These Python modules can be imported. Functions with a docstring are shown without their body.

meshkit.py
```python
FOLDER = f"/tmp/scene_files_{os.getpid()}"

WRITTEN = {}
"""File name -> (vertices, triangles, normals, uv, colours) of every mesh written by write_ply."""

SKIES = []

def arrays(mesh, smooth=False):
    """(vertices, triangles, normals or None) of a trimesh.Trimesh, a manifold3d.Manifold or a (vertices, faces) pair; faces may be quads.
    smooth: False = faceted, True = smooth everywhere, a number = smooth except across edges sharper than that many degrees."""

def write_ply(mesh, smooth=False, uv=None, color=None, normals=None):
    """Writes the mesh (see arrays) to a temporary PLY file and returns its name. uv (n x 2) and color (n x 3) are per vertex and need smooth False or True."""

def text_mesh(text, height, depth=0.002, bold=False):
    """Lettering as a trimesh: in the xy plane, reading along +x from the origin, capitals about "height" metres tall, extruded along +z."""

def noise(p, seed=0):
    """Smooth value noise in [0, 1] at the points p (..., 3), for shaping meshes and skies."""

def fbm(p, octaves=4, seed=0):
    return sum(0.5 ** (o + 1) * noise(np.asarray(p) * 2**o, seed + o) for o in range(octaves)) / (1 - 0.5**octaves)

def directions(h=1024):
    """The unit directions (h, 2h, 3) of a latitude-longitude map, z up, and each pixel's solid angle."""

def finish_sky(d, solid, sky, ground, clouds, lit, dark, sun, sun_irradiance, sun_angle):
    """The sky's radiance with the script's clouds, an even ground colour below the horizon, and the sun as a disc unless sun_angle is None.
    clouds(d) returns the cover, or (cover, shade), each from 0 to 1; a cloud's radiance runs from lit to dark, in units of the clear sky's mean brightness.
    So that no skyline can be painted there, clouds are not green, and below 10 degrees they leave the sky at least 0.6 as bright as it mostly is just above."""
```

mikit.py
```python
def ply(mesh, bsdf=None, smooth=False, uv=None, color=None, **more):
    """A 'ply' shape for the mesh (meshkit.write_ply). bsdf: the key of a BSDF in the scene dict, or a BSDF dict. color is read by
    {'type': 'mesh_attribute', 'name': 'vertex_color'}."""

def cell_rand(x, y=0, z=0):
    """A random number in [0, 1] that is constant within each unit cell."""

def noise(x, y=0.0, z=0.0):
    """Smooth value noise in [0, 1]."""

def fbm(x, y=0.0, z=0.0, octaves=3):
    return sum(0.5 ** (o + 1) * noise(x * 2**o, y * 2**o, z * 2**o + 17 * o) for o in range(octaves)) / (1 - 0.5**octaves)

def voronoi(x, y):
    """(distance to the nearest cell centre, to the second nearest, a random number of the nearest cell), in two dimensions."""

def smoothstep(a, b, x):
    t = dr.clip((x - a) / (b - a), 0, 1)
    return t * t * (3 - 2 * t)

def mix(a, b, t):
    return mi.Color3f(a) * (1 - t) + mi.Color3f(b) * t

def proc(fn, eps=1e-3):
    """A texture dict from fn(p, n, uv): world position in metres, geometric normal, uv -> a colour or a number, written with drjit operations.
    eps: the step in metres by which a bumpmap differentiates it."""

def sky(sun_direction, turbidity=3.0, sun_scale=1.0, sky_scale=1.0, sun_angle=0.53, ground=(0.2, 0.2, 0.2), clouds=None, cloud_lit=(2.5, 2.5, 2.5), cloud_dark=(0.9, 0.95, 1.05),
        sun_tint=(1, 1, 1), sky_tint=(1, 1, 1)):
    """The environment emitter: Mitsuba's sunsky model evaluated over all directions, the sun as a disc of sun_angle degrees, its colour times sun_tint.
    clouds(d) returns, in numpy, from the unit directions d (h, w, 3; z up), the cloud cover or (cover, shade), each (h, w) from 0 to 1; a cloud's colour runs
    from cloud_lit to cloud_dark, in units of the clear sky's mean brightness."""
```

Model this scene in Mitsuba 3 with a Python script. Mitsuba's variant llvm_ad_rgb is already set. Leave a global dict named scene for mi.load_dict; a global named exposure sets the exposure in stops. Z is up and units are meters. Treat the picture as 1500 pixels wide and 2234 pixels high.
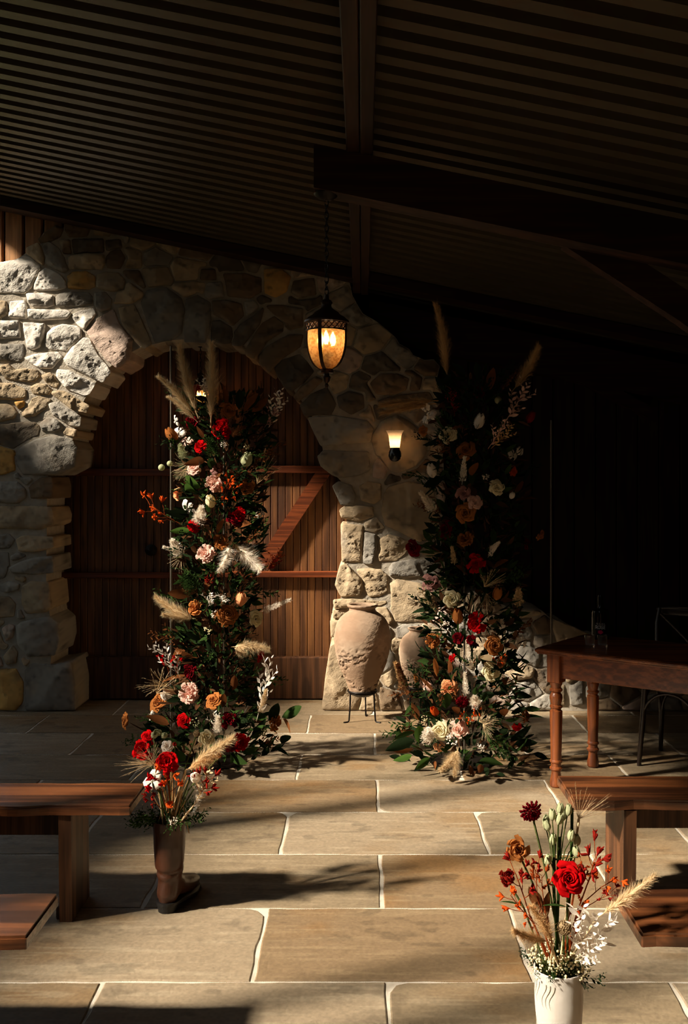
import math, random
import numpy as np, trimesh, shapely
import shapely.geometry as sg
import shapely.ops as so
import manifold3d as m3
import mitsuba as mi
import drjit as dr
import mikit, meshkit
from mikit import proc, noise, fbm, smoothstep, mix, cell_rand

# ------------------------------------------------------------------ camera, sky, exposure
T = mi.ScalarTransform4f
F, CX, HY, EYE = 2172.0, 790.0, 1060.0, 1.65          # focal length (px), centre column, horizon row, eye height
scene, labels = {}, {}
exposure = 3.34
scene['camera'] = {'type': 'perspective', 'fov': 2 * math.degrees(math.atan(750 / F)), 'fov_axis': 'x',
                   'principal_point_offset_x': (750 - CX) / 1500, 'principal_point_offset_y': (1117 - HY) / 2234,
                   'near_clip': 0.05, 'far_clip': 200.0,
                   'to_world': T().look_at(origin=[0, 0, EYE], target=[0, 1, EYE], up=[0, 0, 1])}
SUN = np.array([-0.92, -0.38, 0.72])
scene['sky'] = mikit.sky(SUN, turbidity=3.0, sun_scale=1.0, sky_scale=0.5, sun_angle=3.5, ground=(0.25, 0.22, 0.17),
                         sun_tint=(0.84, 0.93, 1.08), sky_tint=(1.0, 0.84, 0.66))

# ------------------------------------------------------------------ helpers
def W(px, py, d):
    return np.array([(px - CX) * d / F, d, EYE - (py - HY) * d / F])

def S(r, g, b):
    c = np.array([r, g, b], float) / 255
    return np.where(c <= 0.04045, c / 12.92, ((c + 0.055) / 1.055) ** 2.4).tolist()

def rgb(c): return {'type': 'rgb', 'value': list(map(float, c))}

COUNT = {}
def numbered(name):
    n = COUNT.get(name, 0); COUNT[name] = n + 1
    return name if n == 0 else f'{name}_{n:03d}'

def thing(name, label, cat, group=None):
    k = numbered(name); labels[k] = {'label': label, 'category': cat}
    if group: labels[k]['group'] = group
    return k

def struct(name, label):
    labels[name] = {'label': label, 'kind': 'structure'}
    COUNT[name] = 1
    return name

def part(parent, name, mesh, bsdf, smooth=False, label=None, kind=None, M=None, **kw):
    k = numbered(f'{parent}__{name}')
    d = dict(mesh) if isinstance(mesh, dict) else mikit.ply(mesh, bsdf, smooth=smooth, **kw)
    if isinstance(mesh, dict) and bsdf is not None: d['bsdf'] = {'type': 'ref', 'id': bsdf}
    if M is not None: d['to_world'] = T(np.asarray(M, float).tolist())
    scene[k] = d
    if label: labels.setdefault(k, {})['label'] = label
    if kind: labels.setdefault(k, {})['kind'] = kind
    return k

def cat(ms): return trimesh.util.concatenate([m for m in ms if m is not None])

def bx(x0, x1, y0, y1, z0, z1, b=0.004):
    b = min(b, (x1 - x0) / 3, (y1 - y0) / 3, (z1 - z0) / 3)
    pts = []
    for x, sx in ((x0, 1), (x1, -1)):
        for y, sy in ((y0, 1), (y1, -1)):
            for z, sz in ((z0, 1), (z1, -1)):
                pts += [(x + sx * b, y + sy * b, z), (x + sx * b, y, z + sz * b), (x, y + sy * b, z + sz * b)]
    return trimesh.convex.convex_hull(np.array(pts))

def tube(P, R, sides=8, cap=True):
    P = np.asarray(P, float); R = np.broadcast_to(np.asarray(R, float), (len(P),))
    t = np.gradient(P, axis=0); t /= np.linalg.norm(t, axis=1, keepdims=True) + 1e-12
    ref = np.array([0, 0, 1.0]) if abs(t[:, 2]).mean() < 0.8 else np.array([1.0, 0, 0])
    a = np.cross(t, ref); a /= np.linalg.norm(a, axis=1, keepdims=True) + 1e-12
    b = np.cross(t, a); an = np.arange(sides) * 2 * np.pi / sides
    V = P[:, None] + R[:, None, None] * (np.cos(an)[None, :, None] * a[:, None] + np.sin(an)[None, :, None] * b[:, None])
    n = len(P); V = V.reshape(-1, 3); Fc = []
    for i in range(n - 1):
        for j in range(sides):
            k = (j + 1) % sides
            q = (i * sides + j, i * sides + k, (i + 1) * sides + k, (i + 1) * sides + j)
            Fc += [(q[0], q[1], q[2]), (q[0], q[2], q[3])]
    if cap:
        V = np.vstack([V, P[0], P[-1]])
        for j in range(sides):
            k = (j + 1) % sides
            Fc += [(len(V) - 2, k, j), (len(V) - 1, (n - 1) * sides + j, (n - 1) * sides + k)]
    return trimesh.Trimesh(V, np.array(Fc), process=False)

def lathe(prof, n=32, centre=(0, 0, 0)):
    """prof: (radius, height) from bottom to top; ends close on the axis when the radius is 0."""
    prof = np.asarray(prof, float); an = np.arange(n) * 2 * np.pi / n
    V = np.stack([prof[:, None, 0] * np.cos(an), prof[:, None, 0] * np.sin(an), np.broadcast_to(prof[:, None, 1], (len(prof), n))], -1).reshape(-1, 3)
    i, j = np.meshgrid(np.arange(len(prof) - 1), np.arange(n), indexing='ij'); k = (j + 1) % n
    q = np.stack([i * n + j, i * n + k, (i + 1) * n + k, (i + 1) * n + j], -1).reshape(-1, 4)
    return trimesh.Trimesh(V + np.array(centre), np.vstack([q[:, [0, 1, 2]], q[:, [0, 2, 3]]]), process=False)

def smooth_profile(pts, n=40):
    from scipy.interpolate import PchipInterpolator
    p = np.asarray(pts, float); t = np.r_[0, np.cumsum(np.linalg.norm(np.diff(p, axis=0), axis=1))]
    s = np.linspace(0, t[-1], n)
    return np.stack([PchipInterpolator(t, p[:, 0])(s), PchipInterpolator(t, p[:, 1])(s)], 1)

def extrude_xz(poly, y0, y1):
    ms = []
    for g in getattr(poly, 'geoms', [poly]):
        m = trimesh.creation.extrude_polygon(g, y1 - y0, engine='earcut')
        v = m.vertices.copy(); m.vertices = np.stack([v[:, 0], y0 + v[:, 2], v[:, 1]], 1); m.invert(); ms.append(m)
    return cat(ms)

def frame(z, spin=0.0):
    z = np.asarray(z, float); z = z / np.linalg.norm(z)
    a = np.cross([0, 0, 1.0], z) if abs(z[2]) < 0.95 else np.cross([1.0, 0, 0], z)
    a /= np.linalg.norm(a); b = np.cross(z, a); c, s = math.cos(spin), math.sin(spin)
    return np.stack([c * a + s * b, -s * a + c * b, z], 1)

def pose(p, n, size, spin=0.0, sz=None):
    M = np.eye(4); R = frame(n, spin); s = np.array([size, size, size if sz is None else sz])
    M[:3, :3] = R * s[None, :]; M[:3, 3] = p
    return M

def moved(m, M):
    m = m.copy(); m.apply_transform(M); return m

def rotz(a, loc=(0, 0, 0)):
    M = np.eye(4); c, s = math.cos(a), math.sin(a); M[:2, :2] = [[c, -s], [s, c]]; M[:3, 3] = loc
    return M

# ------------------------------------------------------------------ materials
def mat(name, color, rough=0.6, metallic=0.0, spec=0.4, two=True, bump=None, bscale=1.0, **kw):
    c = rgb(color) if isinstance(color, (list, tuple, np.ndarray)) else color
    d = {'type': 'principled', 'base_color': c, 'roughness': rough, 'metallic': metallic, 'specular': spec, **kw}
    if bump is not None: d = {'type': 'bumpmap', 'arbitrary': {'type': bump['type'], **{k: v for k, v in bump.items() if k != 'type'}}, 'scale': bscale, 'bsdf': d}
    scene[name] = {'type': 'twosided', 'bsdf': d} if two else d

VC = {'type': 'mesh_attribute', 'name': 'vertex_color'}

def stone_relief(p, n, uv):
    return fbm(p.x * 45, p.y * 45, p.z * 45, 4) + 0.5 * fbm(p.x * 160, p.y * 160, p.z * 160, 2)
def soft_relief(p, n, uv):
    return fbm(p.x * 28, p.y * 28, p.z * 28, 3)
RELIEF, SOFT = proc(stone_relief, 0.002), proc(soft_relief, 0.003)

def slab(base, alt, light, off):
    def f(p, n, uv):
        x, y = p.x + off, p.y + 2.3 * off
        a = fbm(x * 2.2, y * 3.4, 0.0, 4); s = fbm(x * 5, y * 42, 3.0, 3); g = fbm(x * 95, y * 95, 7.0, 2)
        c = mix(S(*base), S(*alt), smoothstep(0.46, 0.78, a) * 0.75)
        c = mix(c, S(*light), smoothstep(0.5, 0.8, s) * 0.45)
        c = mix(c, c * 0.55, smoothstep(0.62, 0.78, fbm(x * 9, y * 14, 11.0, 3)) * 0.55)
        return c * (0.86 + 0.28 * g)
    return proc(f)
def slab_relief(p, n, uv):
    return fbm(p.x * 14, p.y * 50, 0.0, 3) + 0.7 * fbm(p.x * 120, p.y * 120, 1.0, 2)
SLABR = proc(slab_relief, 0.002)
mat('slab_a', slab((124, 108, 85), (122, 94, 60), (148, 132, 108), 0.0), 0.62, bump=SLABR, bscale=0.002)
mat('slab_b', slab((136, 120, 98), (126, 101, 70), (156, 142, 119), 5.7), 0.6, bump=SLABR, bscale=0.002)
mat('slab_c', slab((118, 98, 73), (126, 92, 52), (138, 118, 90), 11.3), 0.64, bump=SLABR, bscale=0.002)
def grout_fn(p, n, uv):
    return mix(S(176, 167, 152), S(144, 132, 115), fbm(p.x * 30, p.y * 30, p.z * 30, 3))
def joint_fn(p, n, uv):
    return mix(S(200, 192, 178), S(172, 160, 142), fbm(p.x * 30, p.y * 30, p.z * 30, 3))
mat('grout', proc(joint_fn), 0.9, spec=0.2, bump=SOFT, bscale=0.006)
mat('mortar', proc(grout_fn), 0.9, spec=0.2, bump=RELIEF, bscale=0.006)
mat('rock', VC, 0.85, spec=0.25, bump=RELIEF, bscale=0.006)

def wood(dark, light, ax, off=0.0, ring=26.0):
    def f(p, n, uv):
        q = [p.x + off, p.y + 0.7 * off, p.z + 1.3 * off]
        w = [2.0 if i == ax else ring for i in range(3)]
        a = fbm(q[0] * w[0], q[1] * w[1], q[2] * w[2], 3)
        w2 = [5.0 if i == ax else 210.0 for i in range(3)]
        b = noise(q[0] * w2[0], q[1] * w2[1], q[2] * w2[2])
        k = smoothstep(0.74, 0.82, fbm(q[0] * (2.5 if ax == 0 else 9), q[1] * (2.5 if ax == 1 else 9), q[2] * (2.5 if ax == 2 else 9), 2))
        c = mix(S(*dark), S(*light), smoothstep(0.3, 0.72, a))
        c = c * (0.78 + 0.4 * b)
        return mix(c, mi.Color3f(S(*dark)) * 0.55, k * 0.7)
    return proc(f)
mat('door_wood', wood((72, 42, 20), (112, 72, 37), 2), 0.5, spec=0.4)
mat('door_wood_b', wood((62, 35, 16), (100, 62, 31), 2, 3.1), 0.5, spec=0.4)
mat('red_wood', wood((80, 36, 16), (118, 58, 27), 0, 1.7, 60), 0.4)
mat('bench_wood', wood((48, 25, 13), (100, 58, 31), 0, 4.4, 30), 0.3, spec=0.6, clearcoat=0.4, clearcoat_gloss=0.8)
mat('bench_leg_wood', wood((56, 33, 18), (92, 58, 34), 2, 6.1, 40), 0.5)
mat('table_wood', wood((88, 42, 18), (134, 72, 34), 0, 8.2, 50), 0.3, spec=0.5, clearcoat=0.5, clearcoat_gloss=0.85)
mat('table_leg_wood', wood((88, 42, 18), (134, 72, 34), 2, 8.2, 50), 0.3, spec=0.5, clearcoat=0.5, clearcoat_gloss=0.85)
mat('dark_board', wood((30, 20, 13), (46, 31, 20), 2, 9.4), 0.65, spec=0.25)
mat('beam_wood', wood((30, 15, 9), (50, 27, 15), 1, 2.2, 30), 0.6, spec=0.3)
mat('beam_wood_x', wood((30, 15, 9), (50, 27, 15), 0, 2.9, 30), 0.6, spec=0.3)
mat('honey_board', wood((150, 104, 66), (184, 136, 92), 2, 12.2, 30), 0.55)
def tin_fn(p, n, uv):
    a = fbm(p.x * 1.6, p.y * 7, 0.0, 3); b = fbm(p.x * 14, p.y * 14, 4.0, 3)
    c = mix(S(76, 67, 52), S(62, 54, 42), a)
    return mix(c, S(70, 48, 30), smoothstep(0.62, 0.8, b) * 0.5)
mat('roof_tin', proc(tin_fn), 0.5, metallic=0.35)
mat('black_iron', S(26, 21, 18), 0.45, metallic=0.6)
mat('bronze', S(60, 40, 26), 0.42, metallic=0.7)
mat('steel_rod', S(120, 112, 100), 0.35, metallic=0.8)
mat('black_gloss', S(16, 12, 10), 0.25, spec=0.6)
mat('chair_wood', S(34, 22, 15), 0.3, spec=0.5)
mat('terracotta', VC, 0.8, spec=0.25, bump=RELIEF, bscale=0.003)
mat('leather_brown', VC, 0.38, spec=0.5, bump=SOFT, bscale=0.002)
mat('leather_cream', S(174, 167, 158), 0.4, spec=0.5, bump=SOFT, bscale=0.0015)
mat('sole_black', S(18, 15, 13), 0.5)
mat('stitch', S(150, 140, 124), 0.6)
mat('lens_white', S(230, 224, 210), 0.3)
mat('print_white', S(226, 226, 222), 0.5)
mat('print_pink', S(226, 40, 96), 0.5)
mat('print_green', S(24, 84, 48), 0.5)
mat('bottle_black', S(9, 9, 10), 0.12, spec=0.6)
scene['clear_glass'] = {'type': 'dielectric', 'int_ior': 1.5}
def amber_fn(p, n, uv):
    return mix((0.95, 0.60, 0.24), (0.72, 0.36, 0.10), smoothstep(0.4, 0.7, fbm(p.x * 110, p.y * 110, p.z * 110, 2)))
scene['amber_glass'] = {'type': 'principledthin', 'base_color': proc(amber_fn), 'roughness': 0.16, 'spec_trans': 0.55, 'diff_trans': 1.1, 'eta': 1.3}
scene['frosted_glass'] = {'type': 'principledthin', 'base_color': rgb((0.95, 0.82, 0.66)), 'roughness': 0.5, 'spec_trans': 0.0, 'diff_trans': 1.3, 'eta': 1.3}
mat('candle_cream', S(200, 170, 120), 0.6)

def petal_mat(name, c, dt=0.6, rough=0.7):
    scene[name] = {'type': 'principledthin', 'base_color': rgb(S(*c)), 'roughness': rough, 'diff_trans': dt, 'spec_trans': 0.0, 'eta': 1.3}
for nm, c in dict(red=(176, 12, 16), darkred=(96, 10, 18), white=(236, 226, 212), cream=(228, 216, 176), blush=(226, 186, 168), peach=(226, 160, 112),
                  caramel=(168, 104, 54), mauve=(170, 124, 116), orange=(206, 84, 30), rust=(140, 62, 28), rusty_red=(128, 30, 22), tan=(196, 160, 112), straw=(214, 190, 150),
                  bleached=(232, 222, 206), bronze_leaf=(104, 62, 34), pod=(150, 128, 96), budgreen=(178, 180, 140)).items():
    petal_mat('f_' + nm, c)
petal_mat('f_green', (44, 62, 28), 0.4, 0.45)
petal_mat('f_darkgreen', (26, 36, 20), 0.3, 0.45)
petal_mat('f_bright', (60, 84, 34), 0.4, 0.4)
petal_mat('f_stem', (70, 78, 42), 0.2, 0.6)
petal_mat('f_brown', (74, 48, 30), 0.2, 0.6)

# ------------------------------------------------------------------ the setting: floor, roof, walls
def zr(x): return 3.187 - 0.206 * x                     # underside of the roof

D_W = 7.30                                              # face of the stone wall's mortar
rng = np.random.default_rng(7)

struct('floor', 'large sandstone flags laid in staggered rows with pale mortar joints')
scene['floor'] = mikit.ply(bx(-2.85, 3.25, -2.6, 8.2, -0.12, -0.004, 0.001), 'grout')
ROWS = [-2.4, -1.82, -1.25, -0.68, -0.11, 0.46, 1.03, 1.60, 2.17, 2.74, 3.313, 3.891, 4.463, 5.04, 5.59, 6.116, 6.649, 7.17, 7.75, 8.2]
def flag(x0, x1, y0, y1, seed):
    r = np.random.default_rng(seed); g = 0.0062
    def edge(a, b, n):
        t = np.linspace(0, 1, n, endpoint=False)[:, None]; return np.array(a) * (1 - t) + np.array(b) * t
    c = [(x0 + g, y0 + g), (x1 - g, y0 + g), (x1 - g, y1 - g), (x0 + g, y1 - g)]
    P = np.vstack([edge(c[i], c[(i + 1) % 4], (16, 9)[i % 2]) for i in range(4)])
    ctr = np.array([(x0 + x1) / 2, (y0 + y1) / 2])
    j = (meshkit.fbm(np.c_[P * 9, np.full(len(P), seed)], 3) - 0.5) * 0.022
    if r.random() < 0.5:                                 # a knocked corner
        k = c[r.integers(4)]; d = np.linalg.norm(P - k, axis=1); j = j - 0.03 * np.exp(-(d / 0.035) ** 2)
    u = (ctr - P) / np.linalg.norm(ctr - P, axis=1, keepdims=True)
    P = P - u * np.minimum(j, 0.004)[:, None]
    n = len(P); z0 = r.normal(0, 0.0012)
    V = np.vstack([np.c_[P, np.full(n, -0.02)], np.c_[P, np.full(n, z0 - 0.003)], np.c_[P + u * 0.005, np.full(n, z0)], [[*ctr, z0]]])
    Fc = []
    for k in range(2):
        for i in range(n):
            a, b = k * n + i, k * n + (i + 1) % n
            Fc += [(a, b, b + n), (a, b + n, a + n)]
    Fc += [(2 * n + i, 2 * n + (i + 1) % n, 3 * n) for i in range(n)]
    return trimesh.Trimesh(V, np.array(Fc), process=False)
seed = 100
for r in range(len(ROWS) - 1):
    x = (-4.13 if r % 2 == 0 else -3.68)           # joints step by half a flag from row to row
    while x < 3.2:
        a, b = max(x, -2.8), min(x + 0.94, 3.2)
        if b - a > 0.08:
            s = rng.normal(0, 0.008, 2)
            seed += 1
            part('floor', 'flagstone', flag(a, b, ROWS[r], ROWS[r + 1], seed), f'slab_{"abc"[seed * 7 % 11 % 3]}', smooth=False)
        x += 0.94

struct('ceiling', 'ribbed corrugated metal roof sheets falling to the right')
PITCH = 0.1445
def roof_sheet(y0, n):
    prof = []
    for i in range(n):
        prof += [(y0 + (i + a) * PITCH, h) for a, h in ((0, 0), (0.48, 0), (0.56, 0.05), (0.92, 0.05))]
    prof.append((y0 + n * PITCH, 0))
    V = []
    for X in (-3.24, 3.25):
        V += [(X, y, zr(X) + h) for y, h in prof]
    m = len(prof)
    return trimesh.Trimesh(V, [f for i in range(m - 1) for f in ((i, i + 1, m + i + 1), (i, m + i + 1, m + i))], process=False)
y = -2.55
while y < 8.0:
    part('ceiling', 'roof_sheet', roof_sheet(y, 6), 'roof_tin'); y += 6 * PITCH

# stone wall with the arch: outlines traced in the photograph, each stone a lump of its own
def wpts(pts, d=7.27): return [tuple(W(px, py, d)[[0, 2]]) for px, py in pts]
ARCH = [(110, 1575), (118, 1450), (122, 1380), (108, 1290), (110, 1100), (112, 1040), (160, 1020), (166, 960), (176, 905), (200, 858), (235, 815), (270, 786), (310, 766),
        (370, 752), (430, 747), (490, 752), (540, 766), (580, 795), (606, 826), (640, 868), (668, 908), (688, 950), (694, 990), (712, 1030), (738, 1060), (746, 1110),
        (745, 1200), (738, 1260), (730, 1320), (724, 1400), (714, 1470), (704, 1575)]
FRONT = [(-45, 1575), (-45, 597), (20, 574), (50, 552), (85, 530), (120, 500), (170, 483), (300, 506), (760, 602), (772, 662), (860, 735), (905, 772), (962, 795), (968, 1290),
         (1040, 1300), (1120, 1325), (1200, 1343), (1260, 1372), (1330, 1408), (1420, 1432), (1560, 1450), (1560, 1575)]
rj = np.random.default_rng(44)
FRONT = [tuple(q) for a, b in zip(FRONT, FRONT[1:] + FRONT[:1]) for q in (np.array(a) + (np.array(b) - np.array(a)) * np.linspace(0, 1, 1 + int(np.hypot(b[0] - a[0], b[1] - a[1]) // 26) if a[0] > 765 or b[0] > 765 else 2, endpoint=False)[:, None] + (rj.normal(0, 5, (1 + int(np.hypot(b[0] - a[0], b[1] - a[1]) // 26), 2)) if (a[0] > 765 and b[0] > 765 and a[1] < 1560) else 0))]
arch = sg.Polygon(wpts(ARCH)).buffer(0); front = sg.Polygon(wpts(FRONT)).buffer(0).difference(sg.box(-5, -5, 5, 0.0))
face = front.difference(arch)
struct('wall_back', 'rubble stone wall of mixed fieldstones in pale mortar with a wide arch')
core = sg.Polygon(wpts(FRONT)).buffer(0.0).difference(arch.buffer(0.035)).difference(sg.box(-5, -5, 5, -0.02))
scene['wall_back'] = mikit.ply(extrude_xz(core, D_W, 7.76), 'mortar')

TONES = dict(w=(208, 200, 188), g=(144, 137, 126), t=(168, 148, 120), o=(192, 148, 84), d=(92, 82, 70), p=(174, 152, 137), b=(112, 93, 72))
from scipy.spatial import Delaunay
def stone_mesh(poly, tone, seed, deep=False, bulge=1.0):
    r = np.random.default_rng(seed)
    q = poly.buffer(-0.012).buffer(0.010)
    if q.is_empty: q = poly
    if q.geom_type != 'Polygon': q = max(q.geoms, key=lambda g: g.area)
    q = sg.Polygon(q.exterior)
    size = math.sqrt(q.area); n = int(np.clip(q.length / 0.013, 24, 84)); step = max(0.0125, size / 15)
    ring = q.exterior; B = np.array([ring.interpolate(t, normalized=True).coords[0] for t in np.linspace(0, 1, n, endpoint=False)])
    if not ring.is_ccw: B = B[::-1]
    x0, z0, x1, z1 = q.bounds
    gx, gz = np.meshgrid(np.arange(x0, x1, step), np.arange(z0, z1, step * 0.87)); gx = gx + (np.arange(gx.shape[0]) % 2)[:, None] * step / 2
    G = np.c_[gx.ravel(), gz.ravel()] + r.normal(0, step * 0.12, (gx.size, 2)); pg = shapely.points(G)
    G = G[shapely.contains(q.buffer(-0.45 * step), pg)] if not q.buffer(-0.45 * step).is_empty else G[:0]
    inner = q.buffer(-0.0035); inner = q if inner.is_empty or inner.geom_type != 'Polygon' else inner
    B2 = np.array([inner.exterior.interpolate(inner.exterior.project(sg.Point(b))).coords[0] for b in B])
    P = np.vstack([B, B2, G]); D = Delaunay(P).simplices
    ctr = P[D].mean(1); D = D[shapely.contains(q.buffer(1e-4), shapely.points(ctr))]
    e1, e2 = P[D[:, 1]] - P[D[:, 0]], P[D[:, 2]] - P[D[:, 0]]; flip = e1[:, 0] * e2[:, 1] - e1[:, 1] * e2[:, 0] < 0
    D[flip] = D[flip][:, [0, 2, 1]]
    dist = shapely.distance(shapely.points(P), ring); dm = max(dist.max(), 1e-3); s = 1 - dist / dm
    c = np.array([q.centroid.x, q.centroid.y])
    H = min(0.014 + 0.06 * size, 0.036) * bulge * r.uniform(0.8, 1.2)
    h = H * (1 - np.clip(s, 0, 1) ** 6) ** 0.5; tilt = r.normal(0, 0.07, 2)
    for _ in range(4): h = np.minimum(h, np.maximum(H * (0.6 + r.uniform(0.2, 1.0)) + (P - c) @ r.normal(0, 0.24, 2), 0.4 * h))
    h = h + (P - c) @ tilt * (1 - s ** 3)
    Vf = np.c_[P[:, 0], D_W - 0.004 - h, P[:, 1]]
    back = ([7.75, 7.60, 7.45] if deep else []) + [7.33]
    V = np.vstack([Vf] + [np.c_[B[:, 0], np.full(n, yb), B[:, 1]] for yb in back[::-1]])
    ss = np.concatenate([s, np.ones(n * len(back))])
    off = r.uniform(0, 50, 3)
    a = meshkit.fbm(V * 9 + off, 3) - 0.5; b = meshkit.fbm(V * 36 + off, 3) - 0.5; b2 = meshkit.fbm(V * 85 + off, 2) - 0.5
    crease = np.minimum(np.abs(meshkit.fbm(V * 12 + off[::-1], 3) - 0.5), 0.035) / 0.035
    disp = (0.030 * a + 0.011 * b + 0.005 * b2 + 0.009 * crease - 0.006) * min(1.0, size / 0.18 + 0.25) * (0.35 + 0.65 * (1 - ss ** 3))
    dirn = V - np.array([c[0], D_W + 0.12, c[1]]); dirn /= np.linalg.norm(dirn, axis=1, keepdims=True)
    V = V + dirn * disp[:, None]
    if deep: V[:, 1] = np.maximum(V[:, 1], 7.2)
    V[n:len(Vf), 1] = np.minimum(V[n:len(Vf), 1], D_W - 0.004)                 # the stone stands proud of its mortar
    loops = [np.arange(n)] + [len(Vf) + k * n + np.arange(n) for k in range(len(back))]
    Fc = [D]
    for L0, L1 in zip(loops[:-1], loops[1:]):
        i, j = np.arange(n), (np.arange(n) + 1) % n
        Fc += [np.stack([L0[i], L1[j], L0[j]], 1), np.stack([L0[i], L1[i], L1[j]], 1)]
    base = np.array(S(*TONES[tone])) * r.uniform(0.86, 1.14)
    alt = np.array(S(*TONES[r.choice(list('gtdb'))])); m1 = meshkit.fbm(V * 7 + off * 1.7, 4)[:, None]; m2 = meshkit.fbm(V * 44 + off, 3)[:, None]
    k = np.clip((m1 - 0.5) * 4.5, 0, 1) * 0.6
    col = base * (1 - k) + alt * k
    spot = np.clip((meshkit.fbm(V * 22 + off * 0.3, 3)[:, None] - 0.63) * 9, 0, 1)
    col = col * (0.8 + 0.4 * m2) * (1 - 0.45 * spot)
    return trimesh.Trimesh(V, np.vstack(Fc), process=False), np.clip(col, 0, 0.85)

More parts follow.
